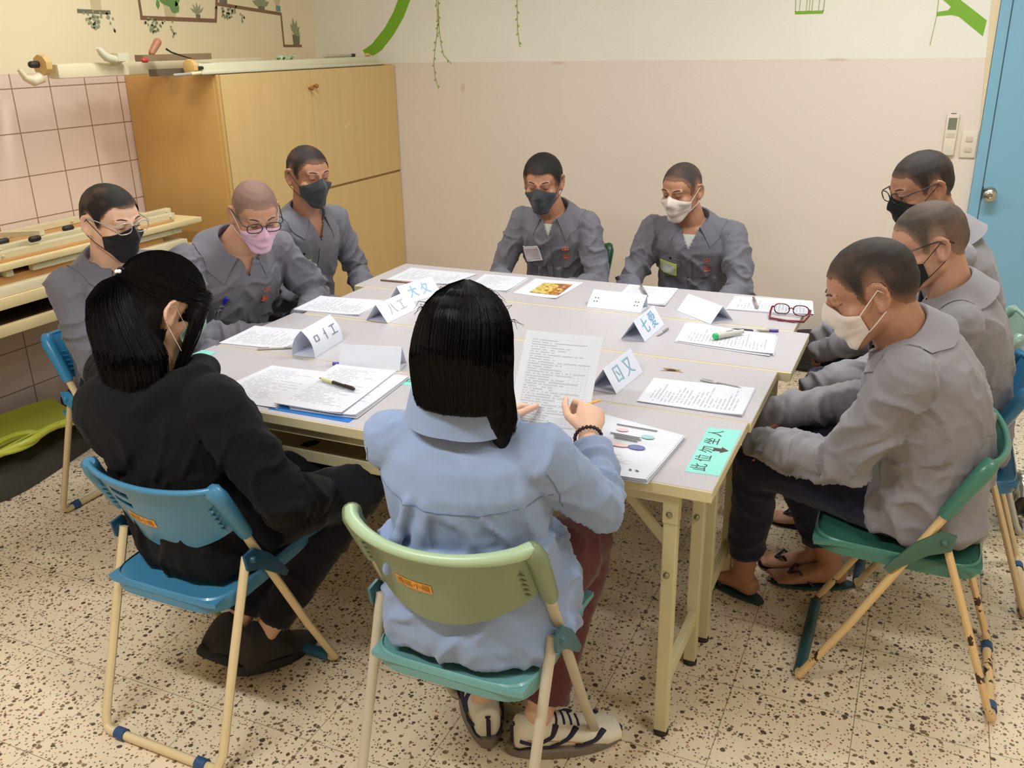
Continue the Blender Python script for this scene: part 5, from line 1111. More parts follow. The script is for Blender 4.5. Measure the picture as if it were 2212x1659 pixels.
    for i in (0, 1):
        s = 1 if i == 0 else -1; d = (Wr[i] - El[i]).normalized(); k = arm_r
        mb.cap(N - tdir * 0.045 + sr * s * 0.055, 0.052, S[i], 0.063 * k); mb.cap(S[i], 0.065 * k, lerp(S[i], El[i], 0.5), 0.060 * k); mb.cap(lerp(S[i], El[i], 0.5), 0.060 * k, El[i], 0.053 * k); mb.cap(El[i], 0.053 * k, lerp(El[i], Wr[i], 0.55), 0.050 * k)
        e = Wr[i] - d * sleeve_end; a = lerp(El[i], Wr[i], 0.5); u_, w_ = frame(d); mb.loft([(a, u_ * 0.050 * k, w_ * 0.050 * k), (lerp(a, e, 0.75), u_ * 0.046 * k, w_ * 0.046 * k), (lerp(a, e, 0.82), u_ * 0.040 * k, w_ * 0.040 * k), (e, u_ * 0.039 * k, w_ * 0.039 * k)], 16, 2)
    if prims: prims(mb, locals())
    top = voxel(mb, 'jacket', shirt, t, jvox, 3)
    segs = [(cen(-0.1), bez(0.45), 'torso', 1.25, 0.9, 0.16), (bez(0.45), bez(0.95), 'torso', 0.8, 0.35, 0.16)]
    for i in (0, 1): segs += [(S[i], El[i], 'arm', 0.7, 1.3, 0.06), (El[i], Wr[i], 'arm', 1.4, 0.9, 0.05)]
    fold(top, segs, amp, seed)
    if open_neck:
        nf = ff(0.98)
        def cut(p):
            q = p - N; h = q.dot(up); a = q.dot(nf); s_ = abs(q.dot(sr)); return a > 0.01 and -0.115 < h < 0.08 and s_ < (h + 0.115) * shirt_open / 0.1
        m_ = world_of(top); mi = m_.inverted()
        for v_ in top.data.vertices:   # straighten the neck opening before it is cut
            p = m_ @ v_.co; q = p - N; h = q.dot(up); a = q.dot(nf); s_ = q.dot(sr); w0 = (h + 0.115) * shirt_open / 0.1
            if a > 0.01 and -0.112 < h < 0.08 and w0 <= abs(s_) < w0 + jvox * 1.1: v_.co = mi @ (p - sr * math.copysign(abs(s_) - w0 - 0.0002, s_))
        drop_faces(top, lambda c: cut(m_ @ c))
    # --- trousers
    mb = MB(); mb.loft([(cen(-0.10), rr(0) * 0.170 * hipw, ff(0.02) * 0.120), (cen(0.0), rr(0) * 0.168 * hipw, ff(0.02) * 0.122), (cen(0.15), rr(0) * 0.15, ff(0.1) * 0.11)], 24, 2.4)
    for i in (0, 1):
        a = lerp(Kn[i], An[i], 0.88 * pants_len); pr = pant_r
        mb.cap(Hp[i], 0.092, lerp(Hp[i], Kn[i], 0.6), 0.078 * pr); mb.cap(lerp(Hp[i], Kn[i], 0.6), 0.078 * pr, Kn[i], 0.066 * pr); mb.cap(Kn[i], 0.066 * pr, lerp(Kn[i], An[i], 0.35), 0.066 * pr)
        d = (a - Kn[i]).normalized(); u_, w_ = frame(d); mb.loft([(lerp(Kn[i], a, 0.25), u_ * 0.064 * pr, w_ * 0.064 * pr), (a, u_ * 0.056 * pr, w_ * 0.056 * pr)], 18, 2)
    tr = voxel(mb, 'trousers', pants, t, 0.010, 2)
    fold(tr, [(Hp[i], Kn[i], 'torso', 0.5, 0.9, 0.09) for i in (0, 1)] + [(Kn[i], An[i], 'arm', 0.8, 0.7, 0.06) for i in (0, 1)], 0.005, seed + 3)
    if collar_kw is not None:
        kw = dict(r0=neck_r + 0.010); kw.update(collar_kw); up2 = (tdir * 0.75 + (H(0, -0.02, -0.06) - N).normalized() * 0.25); collar(N + tdir * (0.002 + kw.pop('lift', 0)) + kw.pop('shift', 0) * f, up2, ff(0.98), shirt, t, tree=bvh(top), **kw)
    return dict(t=t, body=body, top=top, H=H, S=S, El=El, Wr=Wr, N=N, P=P, f=f, r=r, sr=sr, ff=ff, bez=bez, cen=cen, feet=feet, Kn=Kn, An=An, tdir=tdir)
def front_details(d, text=None, badge=None, pocket=None, placket=True, dot=None, pen_c=None):
    tr = bvh(d['top']); nf = d['ff'](0.7); up = d['tdir']; sr = d['sr']; t = d['t']; N = d['N']
    Yv = (up - nf * up.dot(nf)).normalized()
    if placket:
        L = 0.30; o = stick_grid(tr, N - up * (0.115 + L / 2), sr, Yv, nf, 0.024, L, GREY, t, 'placket', off=0.0028, nu=3, nv=22, thick=0.0015)
    if text:
        om = K('orange_print', lambda: simple('orange_print', srgb(226, 106, 56), 0.6))
        for k, ch in enumerate(text): stick_text(tr, ch, 0.034, N - sr * 0.085 - up * (0.135 + 0.040 * k), sr * -1, Yv, nf, om, t) if False else stick_text(tr, ch, 0.034, N - sr * 0.085 - up * (0.135 + 0.040 * k), sr_view(d), Yv, nf, om, t, off=0.009)
    if pocket: stick_grid(tr, N + sr * 0.088 - up * 0.16, sr, Yv, nf, 0.095, 0.045, d['top'].data.materials[0], t, 'pocket_flap', off=0.003, thick=0.002, shape=lambda u, v: ((u - 0.5) * 0.095, (v - 0.5) * 0.04 + 0.022 * (1 - abs(2 * u - 1)) * v))
    if dot: stick_grid(tr, N + sr * 0.088 - up * 0.135, sr, Yv, nf, 0.011, 0.011, BLK, t, 'button', off=0.006, nu=6, nv=6, shape=lambda u, v: (0.0055 * (2 * u - 1) * math.sqrt(1 - 0.5 * (2 * v - 1) ** 2), 0.0055 * (2 * v - 1) * math.sqrt(1 - 0.5 * (2 * u - 1) ** 2)))
    if badge:
        c1, c2, w_, h_, rot, sx, sy = badge; X = sr * math.cos(rot) + Yv * math.sin(rot); Y = Yv * math.cos(rot) - sr * math.sin(rot); C = N + sr * sx - up * sy
        o = stick_grid(tr, C, X, Y, nf, w_, h_, simple('badge_case', srgb(*c1), 0.3), t, 'name_badge', off=0.008, thick=0.003)
        stick_grid(tr, C, X, Y, nf, w_ * 0.82, h_ * 0.72, simple('badge_card', srgb(*c2), 0.4), o, 'badge_card', off=0.0115, thick=0.0006)
    if pen_c:
        p = N + sr * 0.09 - up * 0.16; h = tr.ray_cast(p + nf * 0.15, -nf, 0.3)[0] or p; b = MB(); b.cap(h + nf * 0.006, 0.006, h + nf * 0.008 + up * 0.03, 0.007); b.build('pocket_pen', simple('blue_pen_cap', srgb(*pen_c), 0.4), t)
def sr_view(d): return d['sr'] * -1   # reading direction for someone facing the wearer
def sandals(d, mat, strap):
    for i in (0, 1):
        heel, F, U, S_ = d['feet'][i]; b = MB(); R = []
        for z in (-0.026, -0.016):
            R.append([heel + F * (0.085 + 0.135 * math.cos(a)) + S_ * (0.042 * math.sin(a) * (1 + 0.15 * math.cos(a))) + U * z for a in [2 * PI * k / 28 for k in range(28)]])
        b.rings(R); o = b.build('sandal', mat, d['t'], smooth=False, bevel=0.002)
        for s in (-1, 1):
            b = MB(); b.tube([heel + F * 0.165 + U * 0.012, heel + F * 0.14 + S_ * s * 0.022 + U * 0.032, heel + F * 0.09 + S_ * s * 0.040 - U * 0.012], 0.006, 8, flat=0.7); b.build('sandal_strap', strap, o)

# --- four men at the left and back, the three at the right
def men():
    sk, s2 = SK, SK2
    # man in glasses and black mask, far left
    d = person('person with black crew cut, glasses and black mask, farthest left beside the desk stack', (-0.50, 0.47, 0.53), (-0.435, 0.435, 1.0), (-0.362, 0.415, 1.142), math.radians(-8), math.radians(-6), math.radians(10),
               [(-0.14, 0.33, 0.62), (-0.14, 0.58, 0.62)], [(-0.06, 0.36, 0.52), (-0.06, 0.60, 0.52)], [(-0.08, 0.36, 0.08), (-0.08, 0.60, 0.08)], skin=SKL, seed=1, collar_kw=dict(gap=28, fall=0.04), sw=0.17, sleeve_end=-0.09, curl=1.1)
    buzz(d['body'], d['H'], mat_buzz('black_crew_cut', srgb(196, 150, 122), srgb(24, 20, 18), 1.2), d['t'], 0.006, 0.03)
    bt = bvh(d['body']); face_details(d['H'], d['t'], HAIRB); mask(bt, d['H'], MB_BLACK, LOOPB, d['t'], 'cloth'); glasses(d['H'], d['t'], simple('clear_grey_frame', srgb(170, 170, 165), 0.2)); sandals(d, NAVY, NAVY)
    # man in the pink mask
    d = person('person with shaved head, glasses and pink mask, leaning over the table', (-0.44, 0.90, 0.53), (-0.225, 0.86, 0.985), (-0.125, 0.865, 1.105), math.radians(-22), math.radians(-36), math.radians(24),
               [(-0.07, 0.74, 0.67), (-0.04, 0.98, 0.67)], [(-0.02, 0.80, 0.50), (-0.02, 1.02, 0.50)], [(-0.05, 0.80, 0.08), (-0.05, 1.02, 0.08)], skin=SK, seed=2, bulk=1.22, sw=0.185, lean=0.07, collar_kw=dict(gap=30, fall=0.045, spread=0.06), poles=[(-0.5, -0.6, -0.5), (0.1, 0.6, -0.6)], amp=0.010, arm_r=1.12, sleeve_end=-0.09, curl=1.1, neck_r=0.062)
    buzz(d['body'], d['H'], mat_buzz('shaved_stubble', srgb(188, 144, 124), srgb(90, 76, 72), 0.62), d['t'], 0.001, 0.03)
    bt = bvh(d['body']); face_details(d['H'], d['t'], HAIRB); mask(bt, d['H'], MB_PINK, LOOPW, d['t']); glasses(d['H'], d['t'], BLK); front_details(d, text='中監', badge=((120, 120, 128), (150, 150, 160), 0.085, 0.10, 0.1, 0.075, 0.225), dot=True, pen_c=(40, 40, 190)); sandals(d, NAVY, NAVY)
    # man in the grey mask in front of the cupboard
    d = person('person with short dark hair and charcoal mask in front of the cupboard', (-0.46, 1.46, 0.53), (-0.335, 1.45, 1.005), (-0.285, 1.425, 1.168), math.radians(-14), math.radians(-24), math.radians(8),
               [(-0.13, 1.32, 0.63), (-0.11, 1.52, 0.63)], [(-0.02, 1.36, 0.51), (-0.02, 1.56, 0.51)], [(-0.04, 1.36, 0.08), (-0.04, 1.56, 0.08)], skin=s2, seed=3, bulk=1.05, sw=0.172, collar_kw=dict(gap=32, fall=0.045, spread=0.055), shirt_open=0.045, sleeve_end=-0.09, curl=1.1)
    buzz(d['body'], d['H'], mat_buzz('short_dark_fade', srgb(170, 122, 96), srgb(38, 30, 27), 1.15), d['t'], 0.0035, 0.06)
    bt = bvh(d['body']); face_details(d['H'], d['t'], HAIRB); mask(bt, d['H'], MB_GREY, LOOPB, d['t'], 'cloth'); front_details(d, badge=((110, 112, 104), (168, 172, 156), 0.075, 0.085, 0.0, 0.085, 0.19), dot=True); sandals(d, NAVY, NAVY)
    # two men against the back wall
    d = person('person with thick black hair, charcoal mask and white badge by the back wall', (0.55, 2.27, 0.52), (0.552, 2.155, 0.942), (0.535, 2.07, 1.085), math.radians(-88), math.radians(-80), math.radians(14),
               [(0.42, 1.88, 0.62), (0.68, 1.88, 0.62)], [(0.45, 1.86, 0.51), (0.66, 1.86, 0.51)], [(0.45, 1.90, 0.08), (0.66, 1.90, 0.08)], skin=s2, seed=4, sw=0.165, undershirt=True, collar_kw=dict(gap=30, fall=0.05, spread=0.06), shirt_open=0.03)
    buzz(d['body'], d['H'], mat_buzz('thick_black_hair', srgb(120, 84, 64), srgb(16, 13, 12), 1.5), d['t'], 0.010, 0.02)
    bt = bvh(d['body']); face_details(d['H'], d['t'], HAIRB); mask(bt, d['H'], MB_GREY, LOOPB, d['t'], 'cloth'); front_details(d, text='中監', badge=((226, 226, 230), (206, 196, 200), 0.09, 0.075, -0.25, 0.085, 0.17)); sandals(d, NAVY, NAVY)
    under(d)
    d = person('person with greying buzz cut, pale mask and lime badge by the back wall', (1.185, 2.46, 0.49), (1.175, 2.345, 0.900), (1.130, 2.275, 1.045), math.radians(-88), math.radians(-106), math.radians(13),
               [(1.00, 2.02, 0.58), (1.38, 2.00, 0.58)], [(1.08, 2.02, 0.51), (1.30, 2.02, 0.51)], [(1.08, 2.06, 0.08), (1.30, 2.06, 0.08)], skin=s2, seed=5, sw=0.18, bulk=1.08, undershirt=True, poles=[(-0.5, 0, -0.9), (0.5, 0, -0.9)], collar_kw=dict(gap=34, fall=0.05, spread=0.06), shirt_open=0.045, amp=0.008, arm_r=1.08)
    buzz(d['body'], d['H'], mat_buzz('greying_buzz', srgb(180, 128, 98), srgb(52, 46, 43), 0.92), d['t'], 0.0025, 0.05, recede=0.006)
    bt = bvh(d['body']); face_details(d['H'], d['t'], HAIRB); mask(bt, d['H'], MB_WHITE, LOOPW, d['t']); front_details(d, text='中監', badge=((196, 216, 110), (190, 196, 190), 0.085, 0.058, 0.06, 0.10, 0.185), dot=True, pocket=True); sandals(d, NAVY, NAVY)
    under(d)
    # right side, far to near
    GREY_LIT = K('greylit', lambda: mat_cloth('grey_uniform_cloth_lit', srgb(138, 135, 139)))  # same uniform cloth, stronger light on the right side put into its colour
    d = person('person with dark buzz cut, black mask and glasses, nearest the blue door', (2.36, 1.68, 0.54), (2.225, 1.65, 1.05), (2.125, 1.60, 1.200), math.radians(184), math.radians(-148), math.radians(20),
               [(1.90, 1.78, 0.62), (1.92, 1.56, 0.62)], [(1.93, 1.80, 0.52), (1.93, 1.58, 0.52)], [(1.98, 1.80, 0.08), (1.98, 1.58, 0.08)], skin=s2, seed=6, shirt=GREY_LIT, lean=0.05, sw=0.165, sleeve_end=-0.095, curl=1.15, shirt_open=0.02, collar_kw=dict(gap=30, fall=0.035, stand=0.035))
    buzz(d['body'], d['H'], mat_buzz('dark_buzz', srgb(150, 110, 88), srgb(36, 30, 28), 1.0), d['t'], 0.003, 0.045)
    bt = bvh(d['body']); face_details(d['H'], d['t'], HAIRB); mask(bt, d['H'], MB_BLACK, LOOPB, d['t'], 'cloth'); glasses(d['H'], d['t'], BLK); sandals(d, NAVY, NAVY)
    d = person('person with grey-brown buzz cut, glasses and black mask, second from the blue door', (2.34, 1.13, 0.53), (2.245, 1.075, 0.985), (2.170, 1.035, 1.122), math.radians(184), math.radians(-164), math.radians(22),
               [(1.93, 1.22, 0.60), (1.97, 0.92, 0.60)], [(1.90, 1.26, 0.56), (1.92, 1.00, 0.58)], [(1.95, 1.30, 0.08), (1.97, 0.98, 0.08)], skin=SK, seed=7, shirt=GREY_LIT, lean=0.06, sw=0.17, bulk=1.04, sleeve_end=-0.095, curl=1.15, neck_r=0.058, shirt_open=0.02, collar_kw=dict(gap=30, fall=0.035, stand=0.038))
    buzz(d['body'], d['H'], mat_buzz('brown_grey_buzz', srgb(190, 150, 124), srgb(62, 54, 48), 0.86), d['t'], 0.002, 0.05, recede=0.008)
    bt = bvh(d['body']); face_details(d['H'], d['t'], HAIRB); mask(bt, d['H'], MB_BLACK, LOOPB, d['t'], 'cloth'); glasses(d['H'], d['t'], BLK); sandals(d, NAVY, NAVY)
    d = person('person with dark buzz cut and white mask in the near green chair', (2.25, 0.60, 0.54), (2.135, 0.505, 1.003), (2.056, 0.435, 1.122), math.radians(180), math.radians(-172), math.radians(26),
               [(1.86, 0.76, 0.66), (1.86, 0.58, 0.61)], [(1.83, 0.86, 0.54), (1.80, 0.66, 0.53)], [(2.02, 0.92, 0.085), (1.77, 0.76, 0.085)], skin=s2, seed=8, shirt=GREY_LIT, lean=0.08, sleeve_end=-0.095, curl=1.15, neck_r=0.06, shirt_open=0.02, sw=0.17, bulk=1.14, poles=[(0.1, 0.7, -0.7), (0.45, -0.55, -0.75)], hem=0.16, collar_kw=dict(gap=32, fall=0.035, stand=0.036, spread=0.045), footdir=[(-0.95, -0.3), (-0.85, 0.45)], pants_len=0.92, amp=0.0085, arm_r=1.12, L1=0.30, L2=0.27, jvox=0.0075)
    buzz(d['body'], d['H'], mat_buzz('near_dark_buzz', srgb(176, 126, 92), srgb(40, 33, 29), 1.0), d['t'], 0.0025, 0.05)
    bt = bvh(d['body']); face_details(d['H'], d['t'], HAIRB); mask(bt, d['H'], MB_WHITE, LOOPW, d['t']); sandals(d, simple('dark_teal_rubber', srgb(24, 60, 62), 0.6), simple('dark_purple_strap', srgb(50, 34, 52), 0.6))
def under(d):
    """white undershirt seen in the open collar"""
    N, f, sr, up = d['N'], d['ff'](0.98), d['sr'], d['tdir']; bt = bvh(d['body'])
    nf = (f * 0.9 + up * 0.35).normalized(); Y = (up - nf * up.dot(nf)).normalized()
    stick_grid(bt, N - up * 0.085 + f * 0.02, sr, Y, nf, 0.09, 0.075, WHITE_T, d['t'], 'undershirt', off=0.004, nu=10, nv=8)
men()

# --- hair for the two women
HAIRM = NT('long_black_hair'); HAIRM.col(HAIRM.mix(HAIRM.n('ShaderNodeAttribute', attribute_name='tint').outputs['Fac'], srgb(4, 3, 3), srgb(17, 14, 14))); HAIRM.rough(0.5); HAIRM.b.inputs['Specular IOR Level'].default_value = 0.16; HAIRM.bump(HAIRM.noise(260, 3, HAIRM.scalev(HAIRM.obj(), (1, 1, 0.03))), 0.5, 0.002); HAIRM = HAIRM.m
HAIRU = simple('hair_undercoat', srgb(12, 10, 10), 0.5)
def strands(paths, mat, parent, name='hair_strands', r=0.0008):
    vs, fs = [], []
    for pts in paths:
        n = len(pts); k0 = len(vs)
        for i, p in enumerate(pts):
            a = (pts[min(i + 1, n - 1)] - pts[max(i - 1, 0)]); u_, w_ = frame(a if a.length > 1e-7 else V((0, 0, 1))); rr_ = r * (1 - 0.6 * (i / (n - 1)) ** 3)
            for k in range(3): an = 2 * PI * k / 3; vs.append(tuple(p + (u_ * math.cos(an) + w_ * math.sin(an)) * rr_))
        for i in range(n - 1):
            for k in range(3): a = k0 + i * 3 + k; b = k0 + i * 3 + (k + 1) % 3; fs.append((a, b, b + 3, a + 3))
    b = MB(); b.v = vs; b.f = fs; b.mi = [0] * len(fs); o = b.build(name, mat, parent); rt = random.Random(77); tv = []
    for pts in paths: q = rt.random() ** 2; tv += [q] * (3 * len(pts))
    o.data.attributes.new('tint', 'FLOAT', 'POINT').data.foreach_set('value', tv); return o

def woman_blue():
    BL = mat_cloth('light_blue_shirt', srgb(142, 160, 192), var=0.04, weave=1200); PT = mat_cloth('maroon_trousers', srgb(84, 38, 36), rough=0.6)
    yaw = math.radians(97)
    def tail(mb, e):   # shirt tail hanging over the seat and the loose yoke
        P, f, r, bez = e['P'], e['f'], e['r'], e['bez']
        mb.loft([(P - f * 0.05 - V((0, 0, 0.075)), r * 0.215, f * 0.135), (P - f * 0.05 - V((0, 0, 0.03)), r * 0.215, f * 0.15), (P - f * 0.045 + V((0, 0, 0.10)), r * 0.195, f * 0.145), (bez(0.45) - f * 0.035, r * 0.185, f * 0.125)], 28, 2.3)
        for x0 in (-0.085, -0.045): mb.cap(bez(0.70) - f * 0.118 + r * x0, 0.008, bez(0.35) - f * 0.150 + r * (x0 * 1.5), 0.015)
        mb.loft([(P + r * 0.16 + f * 0.02 - V((0, 0, 0.10)), r * 0.055, f * 0.10), (P + r * 0.15 + f * 0.02 + V((0, 0, 0.03)), r * 0.06, f * 0.11), (P + r * 0.12 + V((0, 0, 0.16)), r * 0.06, f * 0.10)], 20, 2.2)
    Rw = V((1.495, 0.025, 0.815))
    d = person('person with long straight black hair in a light blue shirt, holding a printed sheet', (1.345, -0.250, 0.53), (1.372, -0.370, 0.995), (1.385, -0.365, 1.140), yaw, math.radians(98), math.radians(22),
               [Rw, (1.225, 0.06, 0.80)], [(1.475, 0.06, 0.52), (1.28, 0.10, 0.54)], [(1.425, -0.13, 0.085), (1.27, -0.12, 0.085)], skin=SKL, shirt=BL, pants=PT, seed=9, sw=0.152, bulk=1.0, hs=0.97, lean=0.05, poles=[(0.5, 0.1, -0.7), (-0.3, 0.1, -0.9)], footdir=[(0.85, 0.6), (-0.55, 0.8)], amp=0.006, open_neck=False, prims=tail, L1=0.255, L2=0.235, sleeve_end=0.045, hem=0.1, jvox=0.0075, handed=(False, False), arm_r=1.02, pant_r=1.15,
               body_prims=lambda mb, e: (hand(mb, e['Wr'][0] + V((-0.002, 0.012, 0.002)), V((-0.22, 0.80, 0.50)), V((0.62, -0.45, 0.62)), s=1, curl=(0.95, 1.15, 1.25, 1.3), sc=0.98, thumb=0.35), hand(mb, e['Wr'][1] + V((0, 0.01, 0)), V((0.22, 0.85, 0.02)), V((-0.55, 0, 0.8)), s=-1, curl=(0.5, 0.6, 0.7, 0.8), sc=0.98, thumb=0.1)), vox=0.0045,
               collar_kw=dict(gap=20, fall=0.030, spread=0.016, stand=0.036, r0=0.076, tip=0.012, lift=0.044))
    t, H = d['t'], d['H']; tp = bvh(d['top'])
    # yoke seam, armhole seam and back pleat: thin raised lines sewn on the shirt
    seam = mat_cloth('light_blue_seam', srgb(104, 122, 156), var=0.03); bk = -d['ff'](0.6)
    def seamline(pts, r=0.0012, name='seam'):
        out = []
        for i in range(len(pts) - 1):
            for k in range(10): out.append(pts[i].lerp(pts[i + 1], k / 10))
        out.append(pts[-1]); res = []
        for p in out:
            h = tp.ray_cast(p + bk * 0.25, -bk, 0.5)
            if h[0] is not None: res.append(h[0] + bk * 0.0006)
        if len(res) > 3: b = MB(); b.tube(res, r, 6); b.build(name, seam, t)
    N, r = d['N'], d['sr']; z = V((0, 0, 1))
    seamline([N - r * 0.18 - z * 0.105, N - r * 0.10 - z * 0.122, N - r * 0.02 - z * 0.130, N + r * 0.19 - z * 0.125], name='yoke_seam')
    seamline([N + r * 0.185 - z * 0.06, N + r * 0.20 - z * 0.12, N + r * 0.195 - z * 0.19], name='armhole_seam'); seamline([N - r * 0.19 - z * 0.05, N - r * 0.205 - z * 0.17], name='armhole_seam')
    # hair: shell and strands
    mb = MB(); E = lambda c, q: mb.ell(H(*c), q, H.R, 24)
    E((0, -0.028, 0.030), (0.089, 0.102, 0.099)); 
    zb = 1.048; zt = H(0, 0, 0.02).z
    cen_ = lambda zz: V((H.c.x + 0.004 - (zt - zz) * 0.0, H.c.y - 0.030 - (zt - zz) * 0.12, zz))
    rh = V((math.cos(yaw - PI / 2), math.sin(yaw - PI / 2), 0)); fh = V((math.cos(yaw), math.sin(yaw), 0))
    mb.loft([(cen_(zb) - fh * 0.015 + rh * 0.012, rh * 0.086, fh * 0.058), (cen_(zb + 0.04) - fh * 0.008 + rh * 0.006, rh * 0.091, fh * 0.070), (cen_(zb + 0.10), rh * 0.092, fh * 0.084), (cen_(zt), rh * 0.090, fh * 0.098), (cen_(zt + 0.04), rh * 0.080, fh * 0.085)], 28, 2.3)
    mb.loft([(V((0, 0, 0)) + cen_(0.945) + rh * 0.088 + fh * 0.045, rh * 0.014, fh * 0.030), (cen_(0.98) + rh * 0.080 + fh * 0.030, rh * 0.022, fh * 0.042), (cen_(1.03) + rh * 0.070 + fh * 0.02, rh * 0.026, fh * 0.050), (cen_(1.08) + rh * 0.06 + fh * 0.02, rh * 0.03, fh * 0.055)], 16, 2)
    hair = voxel(mb, 'hair', HAIRM, t, 0.006, 16); hb = bvh(hair); O = H(0, -0.028, 0.03); rnd = random.Random(4); paths = []
    for k in range(2600):
        a = rnd.uniform(-0.80 * PI, 0.80 * PI); # angle from straight back
        hd = -(fh * math.cos(a)) + rh * math.sin(a); pts = []; end = zb + rnd.uniform(-0.012, 0.03) - (0.05 * smoothstep(0.3, 0.5, a / PI) if a > 0 else 0); j = rnd.uniform(0.0015, 0.0060); wob = rnd.uniform(0, 9)
        for q in range(6):
            el = lerp(PI / 2 - 0.06 - rnd.random() * 0.0, 0.05, q / 5.5); up_ = (H.R @ V((0, -0.15, 1))).normalized(); dd = (hd * math.cos(el) + up_ * math.sin(el)).normalized(); h = hb.ray_cast(O + dd * 0.2, -dd, 0.25)
            if h[0] is not None: pts.append(h[0] + dd * j)
        if len(pts) < 3: continue
        z0 = pts[-1].z; n = 9; last = pts[-1]
        for q in range(1, n + 1):
            zz = lerp(z0, end, q / n); c = cen_(zz); h = hb.ray_cast(c + hd * 0.25, -hd, 0.3)
            if h[0] is None: break
            p = h[0] + hd * (j + 0.001 * math.sin(wob + q)); p += rh * 0.0015 * math.sin(wob + q * 0.7)
            if (p - last).length > 0.12: break
            pts.append(p); last = p
        for _ in range(2): pts = [pts[0]] + [(pts[i - 1] + pts[i] * 2 + pts[i + 1]) / 4 for i in range(1, len(pts) - 1)] + [pts[-1]]
        paths.append(pts)
    for k in range(60):   # flyaways
        a = rnd.uniform(0, 2 * PI); dd = (V((math.cos(a), math.sin(a), rnd.uniform(0.3, 1.4)))).normalized(); h = hb.ray_cast(O + dd * 0.2, -dd, 0.25)[0]
        if h: paths.append([h, h + dd * 0.006 + V((rnd.uniform(-1, 1), rnd.uniform(-1, 1), 0)) * 0.01, h + dd * 0.010 + V((rnd.uniform(-1, 1), rnd.uniform(-1, 1), -0.8)) * 0.022])
    strands(paths, HAIRM, hair)
    face_details(H, t, HAIRB); mask(bvh(d['body']), H, MB_WHITE, LOOPW, t)
    # bracelet of dark beads
    W = d['Wr'][0]; ax = (W - d['El'][0]).normalized(); u_, w_ = frame(ax); c = W + ax * 0.0; b = MB()
    for k in range(22): an = 2 * PI * k / 22; b.ell(c + (u_ * math.cos(an) + w_ * math.sin(an)) * 0.0315, (0.0052, 0.0052, 0.0052), None, 8)
    b.build('bracelet', simple('dark_beads', srgb(40, 18, 26), 0.4), t)
    sneakers(d); d_blue['d'] = d
d_blue = {}
def sneakers(d):
    cream = simple('cream_leather', srgb(224, 216, 196), 0.5); navy = simple('navy_mesh', srgb(40, 38, 56), 0.8); sole = simple('grey_brown_sole', srgb(120, 108, 96), 0.7); gold = simple('gold_trim', srgb(176, 136, 60), 0.4)
    cream, navy = navy, cream
    for i in (0, 1):
        heel, F, U, S_ = d['feet'][i]
        mb = MB()
        mb.loft([(heel - F * 0.028 + U * 0.02, S_ * 0.024, U * 0.03), (heel - F * 0.018 + U * 0.028, S_ * 0.034, U * 0.045), (heel + F * 0.02 + U * 0.03, S_ * 0.040, U * 0.050), (heel + F * 0.08 + U * 0.022, S_ * 0.044, U * 0.042), (heel + F * 0.14 + U * 0.008, S_ * 0.050, U * 0.030), (heel + F * 0.21 - U * 0.002, S_ * 0.050, U * 0.026), (heel + F * 0.250 - U * 0.006, S_ * 0.036, U * 0.018)], 24, 2.3)
        sh = voxel(mb, 'sneaker', navy, d['t'], 0.004, 3)
        b = MB(); R = []
        for zz, g in ((-0.032, -0.003), (-0.026, 0.004), (-0.008, 0.004), (-0.002, -0.002)):
            R.append([heel + F * (0.105 + (0.150 + g) * math.cos(a)) + S_ * ((0.053 + g) * math.sin(a) * (1 + 0.12 * math.cos(a))) + U * zz for a in [2 * PI * k / 32 for k in range(32)]])
        b.rings(R); b.build('sole', sole, sh)
        tr = bvh(sh)
        def patch(pts, wd, mat, name):
            out = []
            for j in range(len(pts) - 1):
                for k in range(6): out.append(V(pts[j]).lerp(V(pts[j + 1]), k / 6))
            out.append(V(pts[-1])); res = []
            for p in out:
                w3 = heel + F * p.x + S_ * p.y + U * p.z; n_ = tr.find_nearest(w3)
                if n_[0] is not None: res.append(n_[0] + n_[1] * 0.0015)
            b = MB(); b.tube(res, wd, 8, flat=0.35); b.build(name, mat, sh)
        for s in (-1, 1):
            patch([(-0.03, s * 0.015, -0.005), (0.0, s * 0.05, -0.003), (0.06, s * 0.05, -0.003)], 0.006, cream, 'overlay')
            patch([(-0.02, s * 0.04, 0.03), (0.02, s * 0.05, 0.012), (0.06, s * 0.05, 0.035), (0.075, s * 0.03, 0.06)], 0.009, cream, 'overlay'); patch([(0.06, s * 0.05, 0.0), (0.10, s * 0.05, 0.025), (0.13, s * 0.03, 0.045)], 0.009, cream, 'overlay'); patch([(0.12, s * 0.06, 0.0), (0.17, s * 0.05, 0.01), (0.2, s * 0.03, 0.02)], 0.009, cream, 'overlay'); patch([(0.0, s * 0.05, 0.03), (0.08, s * 0.05, 0.018), (0.14, s * 0.05, 0.008)], 0.0022, gold, 'gold_piping')
        patch([(-0.03, 0, 0.0), (-0.035, 0, 0.03), (-0.03, 0, 0.06)], 0.007, cream, 'heel_tab'); patch([(0.2, 0.03, -0.005), (0.235, 0, -0.004), (0.2, -0.03, -0.005)], 0.009, cream, 'toe_cap')
        for k in range(4): patch([(0.075 + 0.022 * k, -0.025, 0.05), (0.08 + 0.022 * k, 0.0, 0.06), (0.075 + 0.022 * k, 0.025, 0.05)], 0.003, cream, 'lace')
woman_blue()

